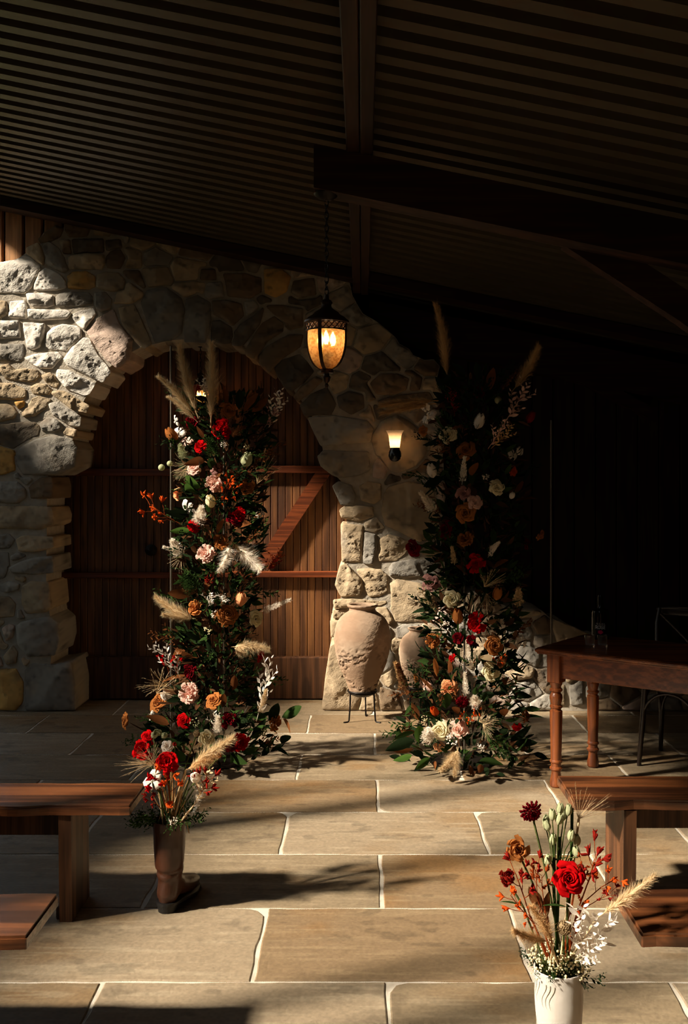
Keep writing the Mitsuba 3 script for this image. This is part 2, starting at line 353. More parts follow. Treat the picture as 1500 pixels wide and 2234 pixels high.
REG = {'A': (0, 440, 5.769), 'B': (0, 700, 5.769), 'D': (0, 440, 3.0), 'C': (0, 960, 3.49), 'E': (400, 500, 4.1667), 'F': (640, 640, 3.989), 'G': (680, 1150, 4.6875), 'H': (1120, 1250, 3.947)}
STONES = '''
A w -230,800 180,730 310,660 390,720 490,810 430,930 370,1070 300,1140 -230,1130
A t 320,570 460,510 500,570 540,690 530,790 450,740 380,710 320,650
A g 510,530 620,510 720,580 790,700 840,850 780,880 640,820 560,770 520,640
A b 470,470 560,370 700,290 780,330 740,430 600,500 500,510
A w 410,1000 470,900 560,830 640,840 740,910 810,1000 820,1070 700,1100 420,1095
A o 835,930 900,880 1080,870 1180,930 1180,1060 1100,1090 850,1080
A t 1200,920 1300,880 1480,890 1560,980 1540,1080 1400,1120 1180,1070
A t 850,680 1100,650 1290,660 1310,760 1270,840 860,830
A b 740,480 860,470 880,640 790,640
A d 900,470 1280,460 1290,620 920,640
A b 830,250 1100,230 1130,300 1080,420 860,430 800,330
A t 1160,270 1350,260 1420,330 1360,420 1180,400
A w 320,1150 540,1150 650,1180 660,1290 560,1320 400,1310 340,1240
A g 690,1190 740,1150 900,1130 1100,1140 1150,1190 1140,1270 960,1300 700,1300
A g 1180,1140 1310,1130 1390,1220 1370,1330 1250,1370 1190,1320
A w 340,1350 820,1360 880,1400 830,1460 500,1480 350,1470
A w 890,1420 1000,1370 1160,1340 1190,1400 1120,1500 1050,1600 950,1520
A t -230,1210 60,1250 75,1400 0,1450 -230,1450
A w 110,1250 290,1240 350,1400 330,1460 200,1450 100,1440
A b 1330,690 1380,620 1500,600 1560,700 1500,830 1340,820
A d 1320,480 1500,470 1520,590 1330,600
B w -230,-10 220,0 240,200 0,210 -230,210
B w 280,20 550,30 530,180 480,320 400,350 330,330 300,180
B w 590,150 660,80 780,40 1000,70 1010,190 900,290 820,360 620,350 560,310
B g -230,290 270,290 280,400 250,500 120,500 -230,480
B w 290,460 420,420 700,390 760,440 640,590 500,590 380,530
B* w 790,480 900,330 1020,210 1110,220 1200,400 1330,560 1380,640 1280,770 1100,680 830,550
B* w 700,610 860,620 1180,790 1110,920 1040,930 830,850 700,700
B* t 650,890 790,880 880,930 1110,1070 1070,1150 900,1110 650,920
B* g 600,1040 700,1020 1010,1210 990,1330 860,1310 660,1180
B t 0,560 90,540 180,620 280,600 460,620 480,690 420,750 270,750 60,720 0,640
B t 510,690 610,650 700,710 720,780 690,830 600,800
B t -230,770 150,790 310,870 300,950 200,980 -230,970
B t 370,830 450,790 580,800 630,870 600,920 400,910
B t 260,1170 400,980 480,950 620,990 560,1090 420,1190 290,1200
B o 170,1020 290,1010 280,1070 220,1100
B t -230,1050 80,1040 160,1090 200,1150 150,1220 0,1260 -230,1250
B d -230,1330 200,1280 420,1280 480,1330 460,1430 330,1480 150,1600 -230,1480
B g 490,1290 560,1230 650,1220 740,1280 770,1350 680,1390 520,1380
C* g 110,130 150,60 260,0 400,-40 540,0 580,60 560,200 450,260 170,260 115,180
C o -150,-60 60,-30 110,120 100,230 0,260 -150,260
C g -150,320 120,320 180,370 190,430 130,480 -150,460
C* b 215,360 300,290 380,280 396,350 392,440 230,440
C* t -150,510 250,505 380,515 402,580 394,640 300,680 150,670 -150,670
C g -150,740 60,720 100,760 60,820 -150,830
C* t 115,760 170,730 392,745 398,820 260,850 140,845
C* g 60,980 150,930 260,900 390,890 398,1010 250,1020 90,1010
C g 75,890 120,860 190,880 130,910 80,915
C g -150,860 50,860 60,950 20,1050 -150,1070
C g 0,1110 60,1080 140,1100 130,1140 50,1160 0,1150
C* t 160,1120 230,1080 360,1090 380,1280 340,1310 190,1320 160,1250
C t -150,1200 60,1200 105,1250 95,1340 -150,1370
C* g 115,1420 160,1390 370,1350 430,1400 440,1530 410,1640 200,1650 130,1560
C p 10,1440 60,1405 100,1420 90,1500 40,1530
C t 20,1650 90,1570 125,1620 110,1700 40,1710
C* g 185,1760 240,1710 400,1720 530,1700 560,1850 560,2060 420,2085 190,2080
C o -150,1760 110,1750 165,1850 160,2000 100,2070 -150,2070
D* p 565,850 640,760 735,700 775,800 860,900 845,1030 760,1085 690,1030 610,920
D* t 770,690 870,670 930,790 985,930 940,960 840,880 790,780
D* g 920,660 960,580 1080,560 1180,630 1200,700 1180,850 1110,905 1010,915 960,780
D* g 1215,640 1290,610 1370,660 1370,800 1340,920 1205,915 1200,780
D t 740,660 770,570 840,525 930,590 930,620 850,660
E b 260,650 380,640 520,680 540,780 440,870 340,800 270,770
E* d 250,830 330,830 430,890 440,960 420,1030 330,1040 250,1010
E* d 460,930 520,860 640,780 730,700 690,850 560,1020 520,1060 440,1050
E* b 560,1090 620,1000 700,860 820,790 900,850 900,920 760,1010 690,1110 640,1170 570,1140
E* b 690,1140 760,1060 950,960 1080,960 1060,1060 880,1180 820,1240 790,1300 690,1220
E* d 830,1260 900,1190 1050,1140 1120,1200 1180,1290 1100,1380 980,1470 930,1450 860,1340
E* b 1000,1520 1060,1440 1200,1340 1260,1370 1150,1480 1040,1560
E* d 1060,1600 1160,1500 1300,1440 1380,1590 1340,1680 1100,1690
E o 730,360 880,350 970,430 930,560 830,610 740,570
E b 1000,470 1180,440 1200,590 1050,610 980,570
E b 160,360 280,360 290,450 150,450
E b 360,400 560,400 700,440 700,560 600,620 400,600
E b 750,690 900,690 1080,720 1080,880 960,910 900,850
F* g 110,1050 180,1040 640,1110 690,1170 660,1290 520,1300 240,1320 170,1190
F* g 210,1420 260,1370 650,1380 660,1540 560,1580 400,1600 330,1570 240,1500
F* g 340,1680 390,1640 500,1670 540,1760 520,1840 415,1840
F t 570,1680 640,1640 760,1660 760,1790 700,1830 590,1800
F p 700,1480 740,1430 820,1540 780,1610 690,1600
F* t 400,1890 460,1850 690,1860 690,1940 560,1980 420,1950
F t 790,1750 830,1690 1000,1640 1200,1680 1260,1900 1240,2080 1100,2160 900,2060 800,2020 770,1900
F g 1040,1620 1080,1590 1240,1580 1250,1640 1220,1670 1050,1650
F t 680,1260 760,1120 900,1060 1000,1110 1180,1270 1150,1400 1060,1500 900,1560 830,1530 720,1400
F d 380,900 480,850 600,880 610,990 500,1050 400,990
F b 670,780 760,700 900,700 1000,740 980,830 860,880 720,870
F b 730,940 860,890 1180,860 1220,930 1000,980 820,1000
F t 620,2000 720,1950 790,2040 700,2080 620,2060
G* t 300,-30 520,-10 510,200 490,350 310,355
G g 530,60 600,30 650,60 660,220 620,380 530,375
G t 690,130 780,80 900,110 1000,160 960,260 860,340 690,345
G t 1130,270 1200,190 1290,180 1310,300 1200,310
G g 790,420 830,370 1000,340 1280,350 1310,440 1290,500 960,510 800,500
G t 800,580 870,540 1100,580 1250,680 1260,860 1200,960 860,970 810,840 820,700
G* t 290,400 350,380 430,470 500,540 520,640 480,700 300,710 240,600 260,500
G t 460,440 560,430 700,440 770,500 770,650 700,700 590,710 530,600
G t 225,755 400,740 690,770 800,760 700,800 400,820 225,830
G* t 215,840 360,830 370,900 320,940 220,930
G t 660,830 760,830 830,960 780,1000 690,900
G g 870,1040 940,1000 1090,1010 1080,1080 1020,1140 880,1130
G t 820,1160 850,1140 1180,1150 1100,1200 940,1220 870,1300 820,1260
G* t 190,960 320,950 320,1100 200,1130
G* t 190,1230 260,1190 330,1400 400,1560 500,1740 460,1880 300,1890 110,1870 140,1560
G t 520,1740 650,1700 690,1910 480,1900
G b 700,1650 880,1700 930,1910 700,1915
G g 330,950 640,960 800,1040 820,1240 860,1400 700,1500 480,1500 350,1300
H b 170,440 270,370 330,420 320,520 210,530
H t 320,400 520,470 700,560 560,600 380,590
H g 190,540 350,530 370,600 230,650 180,620
H t 380,980 440,970 440,1140 380,1140
H g 490,980 600,920 600,1140 500,1140
'''
deepset, used, n_st = [], [], 0
def add_stone(poly, tone, deep, bulge=1.0):
    global n_st
    n_st += 1
    m, col = stone_mesh(poly, tone, 1000 + n_st, deep, bulge)
    part('wall_back', 'stone', m, 'rock', smooth=True, color=col)
for line in STONES.strip().splitlines():
    w = line.split(); x0, y0, sc = REG[w[0][0]]
    poly = sg.Polygon(wpts([(x0 + float(a.split(',')[0]) / sc, y0 + float(a.split(',')[1]) / sc) for a in w[2:]])).buffer(0)
    poly = poly.buffer(0.007).difference(sg.box(-5, -5, 5, 0.004))
    for u in used:
        if poly.intersects(u) and poly.intersection(u).area > 1e-5: poly = poly.difference(u.buffer(0.004))
    if poly.is_empty: continue
    if poly.geom_type != 'Polygon': poly = max(poly.geoms, key=lambda g: g.area)
    if poly.area < 0.0012: continue
    poly = sg.Polygon(poly.exterior); used.append(poly); add_stone(poly, w[1], w[0].endswith('*'))
# the rest of the face: smaller fieldstones packed into what is left
free = face.difference(so.unary_union([u.buffer(0.010) for u in used]))
r2 = random.Random(5); seeds = []
minx, miny, maxx, maxy = free.bounds
for _ in range(9000):
    p = (r2.uniform(minx, maxx), r2.uniform(miny, maxy))
    if free.contains(sg.Point(p)) and all((p[0] - q[0]) ** 2 / 1.7 + (p[1] - q[1]) ** 2 > 0.125 ** 2 for q in seeds): seeds.append(p)
sq = [(x / 1.3, z) for x, z in seeds]
for cell in shapely.voronoi_polygons(sg.MultiPoint(sq), extend_to=sg.box(minx / 1.3 - 1, miny - 1, maxx / 1.3 + 1, maxy + 1)).geoms:
    cell = shapely.affinity.scale(cell, 1.3, 1.0, origin=(0, 0)).intersection(free).buffer(-0.004)
    for g in getattr(cell, 'geoms', [cell]):
        if g.is_empty or g.area < 0.0026: continue
        g2 = g.buffer(-0.018).buffer(0.018)
        if g2.is_empty: continue
        if g2.geom_type != 'Polygon': g2 = max(g2.geoms, key=lambda q: q.area)
        if g2.area < 0.0022 or n_st > 296: continue
        add_stone(g2, r2.choice('ggttbdp'), g2.distance(arch) < 0.03, 0.9)

# timber above the stone at the left and the recessed timber wall at the right
struct('wall_upper', 'honey timber boards with dark gaps above the stonework')
scene['wall_upper'] = mikit.ply(bx(-2.8, -1.9, 7.40, 7.46, 2.9, 3.72), 'dark_board')
for a, b in ((-70, -36), (-30, 4), (12, 48), (55, 90), (97, 135), (140, 180)):
    xa, xb = W(a, 0, 7.35)[0], W(b, 0, 7.35)[0]
    part('wall_upper', 'board', bx(xa, xb, 7.345, 7.40, 3.0, zr((xa + xb) / 2) - 0.02, 0.004), 'honey_board')
struct('wall_rear', 'dark stained vertical timber boards set back beside the stone pier')
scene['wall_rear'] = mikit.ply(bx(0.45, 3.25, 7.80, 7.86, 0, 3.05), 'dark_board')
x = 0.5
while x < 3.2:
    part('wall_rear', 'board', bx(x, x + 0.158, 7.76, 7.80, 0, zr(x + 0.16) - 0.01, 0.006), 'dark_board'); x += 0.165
struct('wall_left', 'low timber wall with posts under the open high side of the roof')
scene['wall_left'] = mikit.ply(bx(-2.82, -2.75, -2.6, 4.4, 0, 1.0), 'dark_board')
for yp, w_ in ((-2.4, 0.12), (-0.9, 0.1), (0.4, 0.1), (1.75, 0.12), (2.12, 0.09), (3.05, 0.10), (3.95, 0.12), (4.35, 0.06)):
    part('wall_left', 'post', bx(-2.82, -2.82 + w_, yp, yp + w_, 1.0 if yp < 4.3 else 0.0, zr(-2.78), 0.01), 'beam_wood')
def lawn_fn(p, n, uv):
    return mix(S(104, 100, 66), S(74, 78, 46), fbm(p.x * 5, p.y * 5, 0.0, 4))
mat('lawn', proc(lawn_fn), 0.95, spec=0.1)
struct('ground', 'dry lawn outside the open left side')
scene['ground'] = mikit.ply(bx(-60, -2.86, -40, 60, -0.3, -0.12, 0.01), 'lawn')
def hedge():
    u, v = np.meshgrid(np.linspace(0, 1, 160), np.linspace(0, 1, 40), indexing='ij')
    yy = -9 + 14.8 * u; ang = np.pi * v
    top = 5.15 + 0.03 * yy + 1.5 * (meshkit.fbm(np.stack([yy * 0.7, yy * 0, yy * 0], -1), 3, seed=3) - 0.5)
    x = -7.6 + np.cos(ang) * 1.0; z = top * np.sin(ang) ** 0.35
    n = meshkit.fbm(np.stack([x * 2.2, yy * 2.2, z * 2.2], -1), 4, seed=8) - 0.5
    V = np.stack([x + n * 0.9, yy + n * 0.5, z + n * 0.7], -1).reshape(-1, 3)
    i, j = np.meshgrid(np.arange(159), np.arange(39), indexing='ij'); q = np.stack([i * 40 + j, i * 40 + j + 1, (i + 1) * 40 + j + 1, (i + 1) * 40 + j], -1).reshape(-1, 4)
    return (V, q)
struct('trim_1', 'tall hedge outside along the open left side')
mat('hedge_green', S(40, 42, 28), 0.9, spec=0.1)
scene['trim_1'] = mikit.ply(hedge(), 'hedge_green', smooth=True)
struct('wall_right', 'dark timber side wall')
scene['wall_right'] = mikit.ply(bx(3.15, 3.25, -2.6, 7.9, 0, 2.6), 'dark_board')
struct('wall_front', 'dark timber wall behind the photographer')
scene['wall_front'] = mikit.ply(extrude_xz(sg.Polygon([(-2.82, 0), (3.25, 0), (3.25, zr(3.25)), (-2.82, zr(-2.82))]), -2.6, -2.5), 'dark_board')
struct('wall_end', 'outer skin closing the wall above the arch')
scene['wall_end'] = mikit.ply(extrude_xz(sg.Polygon([(-2.82, 0), (3.25, 0), (3.25, zr(3.25) + 0.04), (-2.82, zr(-2.82) + 0.04)]), 7.9, 7.96), 'dark_board')

# door in the arch
struct('door_1', 'boarded timber double door with ledges and a diagonal brace inside the arch')
scene['door_1'] = mikit.ply(bx(-2.5, -0.05, 7.76, 7.80, 0, 2.95), 'dark_board')
x = -2.42; i = 0
while x < -0.1:
    part('door_1', 'board', bx(x, x + 0.0555, 7.735, 7.765, 0.02, 2.9, 0.005), ('door_wood', 'door_wood_b')[(i * 5) % 7 % 2]); x += 0.057; i += 1
def ledge(px0, px1, py0, py1, y0=7.675):
    a, b = W(px0, py1, y0), W(px1, py0, y0)
    part('door_1', 'ledge', bx(a[0], b[0], y0, 7.735, a[2], b[2], 0.004), 'red_wood')
ledge(80, 432, 1249, 1262); ledge(446, 800, 1247, 1260); ledge(80, 432, 1022, 1038); ledge(446, 800, 1016, 1032)
def brace(p0, p1, w, y0, y1, key, name, parent):
    p0, p1 = np.array(p0), np.array(p1); u = (p1 - p0) / np.linalg.norm(p1 - p0); v = np.array([-u[1], u[0]]) * w / 2
    part(parent, name, extrude_xz(sg.Polygon([p0 + v, p1 + v, p1 - v, p0 - v]), y0, y1), key)
q0, q1 = W(572, 1232, 7.675)[[0, 2]], W(712, 1020, 7.675)[[0, 2]]
brace(q0, q1, 0.10, 7.676, 7.735, 'red_wood', 'brace', 'door_1')
part('door_1', 'kick_rail', bx(-2.42, -1.27, 7.66, 7.735, 0.01, 0.33, 0.006), 'bench_leg_wood')
part('door_1', 'kick_rail', bx(-1.25, -0.08, 7.66, 7.735, 0.01, 0.33, 0.006), 'bench_leg_wood')
part('door_1', 'handle', cat([lathe([(0, 0), (0.045, 0), (0.045, 0.012), (0.02, 0.02), (0.02, 0.04), (0.034, 0.05), (0.034, 0.07), (0, 0.08)], 20).apply_transform(
    trimesh.transformations.rotation_matrix(math.pi / 2, [1, 0, 0])).apply_translation(W(330, 1200, 7.72))]), 'black_iron', smooth=40, label='black iron door knob')

# beams
def sloped_beam(x0, x1, y0, y1, top, h):
    return extrude_xz(sg.Polygon([(x0, zr(x0) - top), (x1, zr(x1) - top), (x1, zr(x1) - top - h), (x0, zr(x0) - top - h)]), y0, y1)
k = thing('roof_purlin', 'long dark timber purlin running from the foreground to the wall under the roof', 'beam')
part(k, 'timber', bx(-0.068, -0.012, -2.5, 7.3, 3.06, 3.185, 0.004), 'beam_wood', label='reddish left timber')
part(k, 'timber', bx(-0.008, 0.045, -2.5, 7.3, 3.05, 3.17, 0.004), 'beam_wood')
k = thing('roof_beam', 'broad dark timber beam sloping to the right with the lantern under its stub end', 'beam')
part(k, 'timber', sloped_beam(-0.205, 3.2, 4.20, 4.32, 0.135, 0.185), 'beam_wood_x')
k = thing('knee_brace', 'dark diagonal timber brace under the sloping roof beam at the right', 'beam')
def xz(px, py, d): return tuple(W(px, py, d)[[0, 2]])
part(k, 'timber', extrude_xz(sg.Polygon([xz(1240, 522, 4.22), xz(1500, 692, 4.22), xz(1760, 880, 4.22), xz(1800, 800, 4.22), xz(1500, 612, 4.22), xz(1390, 540, 4.22)]), 4.325, 4.40), 'beam_wood_x')
k = thing('wall_plate', 'dark timber wall plate between the corrugated roof and the stone wall', 'beam')
part(k, 'timber', sloped_beam(-2.78, 3.2, 7.10, 7.28, 0.0, 0.07), 'beam_wood_x')
part(k, 'rail', sloped_beam(0.05, 3.2, 7.62, 7.74, 0.10, 0.30), 'beam_wood_x')
brace(xz(1180, 770, 7.6), xz(1420, 900, 7.6), 0.09, 7.62, 7.72, 'beam_wood_x', 'brace', k)

# ------------------------------------------------------------------ benches
def bench(key_label, end_x, direction, y0, y1, legs, seed, other_end):
    k = thing('bench', key_label, 'bench', 'wooden slab benches')
    r = np.random.default_rng(seed)
    a, b = sorted((end_x, other_end)); xs = np.linspace(a, b, 40)
    wob = lambda ph: 0.007 * np.sin(xs * 7 + ph) + 0.006 * np.sin(xs * 17 + 2 * ph) + 0.004 * np.sin(xs * 31 + ph)
    P = [(x, y0 + w) for x, w in zip(xs, wob(seed))] + [(x, y1 + w) for x, w in zip(xs[::-1], 0.5 * wob(seed + 2)[::-1])]
    pol = sg.Polygon(P).buffer(-0.004).buffer(0.004)
    m = trimesh.creation.extrude_polygon(pol, 0.028, engine='earcut'); m.apply_translation([0, 0, 0.414])
    inner = pol.buffer(-0.005); top = trimesh.creation.extrude_polygon(inner, 0.008, engine='earcut'); top.apply_translation([0, 0, 0.442])
    part(k, 'seat', cat([m, top]), 'bench_wood', label='varnished slab seat with a wavy live edge')
    for x in legs:
        v = [(y0 + 0.015, 0.408), (y1 - 0.03, 0.408), (y1 - 0.015, 0.0), (y0 + 0.03, 0.0)]
        lm = trimesh.creation.extrude_polygon(sg.Polygon(v), 0.048, engine='earcut')
        q = lm.vertices.copy(); lm.vertices = np.c_[x + q[:, 2], q[:, 0], q[:, 1]]
        part(k, 'leg', lm, 'bench_leg_wood')
        part(k, 'foot', bx(x - 0.02 if direction < 0 else x + 0.048, x if direction < 0 else x + 0.068, y0 + 0.05, y1 - 0.05, 0.0, 0.05, 0.004), 'bench_leg_wood')
    ym = (y0 + y1) / 2
    part(k, 'stretcher', bx(min(legs) + 0.05, max(legs) - 0.002, ym - 0.02, ym + 0.02, 0.296, 0.406, 0.004), 'bench_leg_wood')
    return k
bench('long wooden slab bench at the left behind the brown boot, its leg fully visible', -0.872, -1, 3.735, 4.02, [-1.145, -2.05], 1, -2.35)
bench('wooden slab bench cut off by the left frame edge, nearest at the left', -0.895, -1, 2.66, 2.935, [-1.16, -2.05], 4, -2.35)
bench('dark wooden slab bench at the right behind the white boot bouquet', 0.806, 1, 3.79, 4.12, [1.0, 1.95], 7, 2.3)
bench('wooden slab bench cut off by the right frame edge, nearest at the right', 0.748, 1, 2.66, 2.97, [1.02, 1.95], 9, 2.3)

# ------------------------------------------------------------------ table, chair, bottle, tumblers
TA = -0.6435
ca, sa = math.cos(TA), math.sin(TA)
C0 = W(1163, 1425, 1) * 0 + np.array([0.938, 5.44, 0.0])
def tl(u, v, z=0.0): return np.array([C0[0] + u * ca - v * sa, C0[1] + u * sa + v * ca, z])
TM = rotz(TA, C0)
k = thing('table', 'polished brown wooden table with turned legs at the right', 'table')
def plank(u0, u1, v0, v1, z0, z1, b): return moved(bx(u0, u1, v0, v1, z0, z1, b), TM)
top = cat([plank(0, 1.5, 0, 0.66, 0.742, 0.764, 0.008), plank(0.01, 1.49, 0.01, 0.65, 0.733, 0.744, 0.004)])
part(k, 'tabletop', top, 'table_wood', label='polished dark reddish-brown tabletop with a moulded edge')
for v0 in (0.075, 0.565): part(k, 'apron', plank(0.12, 1.38, v0, v0 + 0.022, 0.60, 0.733, 0.003), 'table_wood')
for u0 in (0.075, 1.403): part(k, 'apron', plank(u0, u0 + 0.022, 0.12, 0.54, 0.60, 0.733, 0.003), 'table_wood')
LEG = [(0, 0), (0.026, 0), (0.033, 0.008), (0.034, 0.03), (0.028, 0.06), (0.024, 0.085), (0.027, 0.092), (0.035, 0.1), (0.035, 0.108), (0.027, 0.116), (0.027, 0.132), (0.034, 0.138), (0.034, 0.146), (0.029, 0.152),
       (0.031, 0.25), (0.0345, 0.4), (0.034, 0.418), (0.027, 0.424), (0.027, 0.432), (0.0345, 0.438), (0.0345, 0.446), (0.026, 0.452), (0.030, 0.466), (0.0355, 0.486), (0.034, 0.503), (0.026, 0.516), (0.026, 0.522),
       (0.035, 0.528), (0.035, 0.537), (0.027, 0.543), (0.027, 0.552), (0.034, 0.566), (0.034, 0.58), (0, 0.58)]
for u, v in ((0.088, 0.088), (0.088, 0.575), (1.41, 0.088), (1.41, 0.575)):
    p = tl(u, v)
    part(k, 'leg', cat([lathe(LEG, 28, p), moved(bx(-0.038, 0.038, -0.038, 0.038, 0.575, 0.733, 0.004), rotz(TA, p))]), 'table_leg_wood', smooth=35, label='turned wooden leg')

k = thing('chair', 'dark bentwood chair with a crossed back behind the table', 'chair')
CH = rotz(TA, tl(0.47, 0.93))                                  # local: x along the table, y away from it
def cl(x, y, z): return (CH @ np.array([x, y, z, 1]))[:3]
seat = lathe([(0, 0.452), (0.17, 0.452), (0.2, 0.456), (0.206, 0.47), (0.2, 0.484), (0.17, 0.482), (0, 0.476)], 36)
part(k, 'seat', moved(seat, CH), 'chair_wood', smooth=40)
for sx in (-1, 1):
    part(k, 'leg', tube([cl(sx * 0.15, -0.14, 0.455), cl(sx * 0.16, -0.152, 0.25), cl(sx * 0.175, -0.17, 0)], [0.017, 0.0165, 0.0125], 10), 'chair_wood', smooth=50)
    pts = [(0.195, 0.24, 0), (0.17, 0.19, 0.25), (0.17, 0.165, 0.46), (0.195, 0.185, 0.65), (0.21, 0.22, 0.80), (0.205, 0.25, 0.885)]
    part(k, 'leg', tube([cl(sx * x, y, z) for x, y, z in pts], [0.0125, 0.0165, 0.017, 0.015, 0.014, 0.013], 10), 'chair_wood', smooth=50, label='back leg running up into the backrest post')
    for (xa, ya), (xb, yb) in (((sx * 0.16, -0.15), (sx * 0.17, 0.17)),):
        t = np.linspace(0, np.pi, 15)
        part(k, 'leg_arch', tube([cl(xa + (xb - xa) * (0.5 - 0.5 * math.cos(a)), ya + (yb - ya) * (0.5 - 0.5 * math.cos(a)), 0.27 + 0.17 * math.sin(a)) for a in t], 0.009, 8), 'chair_wood', smooth=60)
t = np.linspace(0, np.pi, 17)
for yb in (-0.152, 0.17):
    part(k, 'leg_arch', tube([cl(-0.16 * math.cos(a), yb, 0.27 + 0.17 * math.sin(a)) for a in t], 0.009, 8), 'chair_wood', smooth=60)
t = np.linspace(-1, 1, 21)
rail = []
for dz in (0, 1):
    pass
m = tube([cl(0.225 * a, 0.25 + 0.035 * (1 - a * a), 0.893 - 0.012 * a ** 4) for a in t], 0.0135, 10)
m2 = moved(bx(-0.2, 0.2, 0.262, 0.282, 0.845, 0.89, 0.006), CH)
part(k, 'top_rail', cat([m, m2]), 'chair_wood', smooth=50)
for sx in (-1, 1):
    part(k, 'back_cross', tube([cl(sx * 0.19 * a, 0.2 + 0.035 * (1 - a * a) + 0.03 * (a + 1) / 2 + 0.004 * sx, 0.67 + 0.185 * a) for a in t], 0.0095, 8), 'chair_wood', smooth=60)

k = thing('bottle', 'black liqueur bottle lettered TEQUILA ROSE standing on the table', 'bottle')
B0 = np.array([W(1309, 0, 5.77)[0], 5.77, 0.765])
part(k, 'body', lathe([(0, 0), (0.044, 0), (0.05, 0.006), (0.05, 0.15), (0.047, 0.163), (0.036, 0.172), (0.018, 0.178), (0.0145, 0.19), (0.0145, 0.2), (0, 0.2)], 40, B0), 'bottle_black', smooth=35)
part(k, 'cap', lathe([(0, 0.198), (0.016, 0.198), (0.016, 0.24), (0.0135, 0.252), (0, 0.253)], 24, B0), 'bottle_black', smooth=35)
def on_bottle(m, dx, z):
    v = m.vertices.copy(); a = (v[:, 0] + dx) / 0.05 - math.atan2(B0[0], B0[1]) * -1
    a = (v[:, 0] + dx) / 0.05 + math.atan2(-B0[0], B0[1]); r = 0.0502 + v[:, 2]
    m.vertices = np.c_[B0[0] + r * np.sin(a), B0[1] - r * np.cos(a), B0[2] + z + v[:, 1]]; return m
for word, h, z in (('TEQUILA', 0.0085, 0.087), ('ROSE', 0.020, 0.062)):
    m = meshkit.text_mesh(word, h, 0.0006, bold=h > 0.01); wdt = np.ptp(m.vertices[:, 0])
    m.vertices = m.vertices - [m.vertices[:, 0].min(), 0, 0]
    sx = (0.06 if word == 'ROSE' else 0.052) / wdt; m.vertices = m.vertices * [sx, 1, 1]
    part(k, 'lettering', on_bottle(m, -0.5 * wdt * sx, z), 'print_white', label=f'white lettering {word}')
def blot(pts, h=0.0006):
    return trimesh.creation.extrude_polygon(sg.Polygon(pts).buffer(0.001), h, engine='earcut')
an = np.linspace(0, 2 * np.pi, 40, endpoint=False)
part(k, 'emblem', on_bottle(blot([(0.013 * math.cos(a) * (1 + 0.15 * math.cos(5 * a)), 0.010 * math.sin(a) * (1 + 0.15 * math.cos(5 * a + 1))) for a in an]), 0, 0.044), 'print_pink', label='printed pink rose')
part(k, 'emblem', on_bottle(blot([(0.02 * math.cos(a), 0.004 * math.sin(a)) for a in an]), 0, 0.027), 'print_green', label='printed green leaf')
for px, lab in ((1286, 'small clear tumbler in front of the bottle, the left one of two'), (1313.5, 'small clear tumbler in front of the bottle, the right one of two')):
    k = thing('tumbler', lab, 'glass', 'tumblers on the table')
    p = np.array([W(px, 0, 5.47)[0], 5.47, 0.765])
    part(k, 'glass', lathe([(0, 0), (0.024, 0), (0.026, 0.003), (0.029, 0.064), (0.0275, 0.066), (0.026, 0.064), (0.0235, 0.014), (0, 0.011)], 24, p), 'clear_glass', smooth=35)

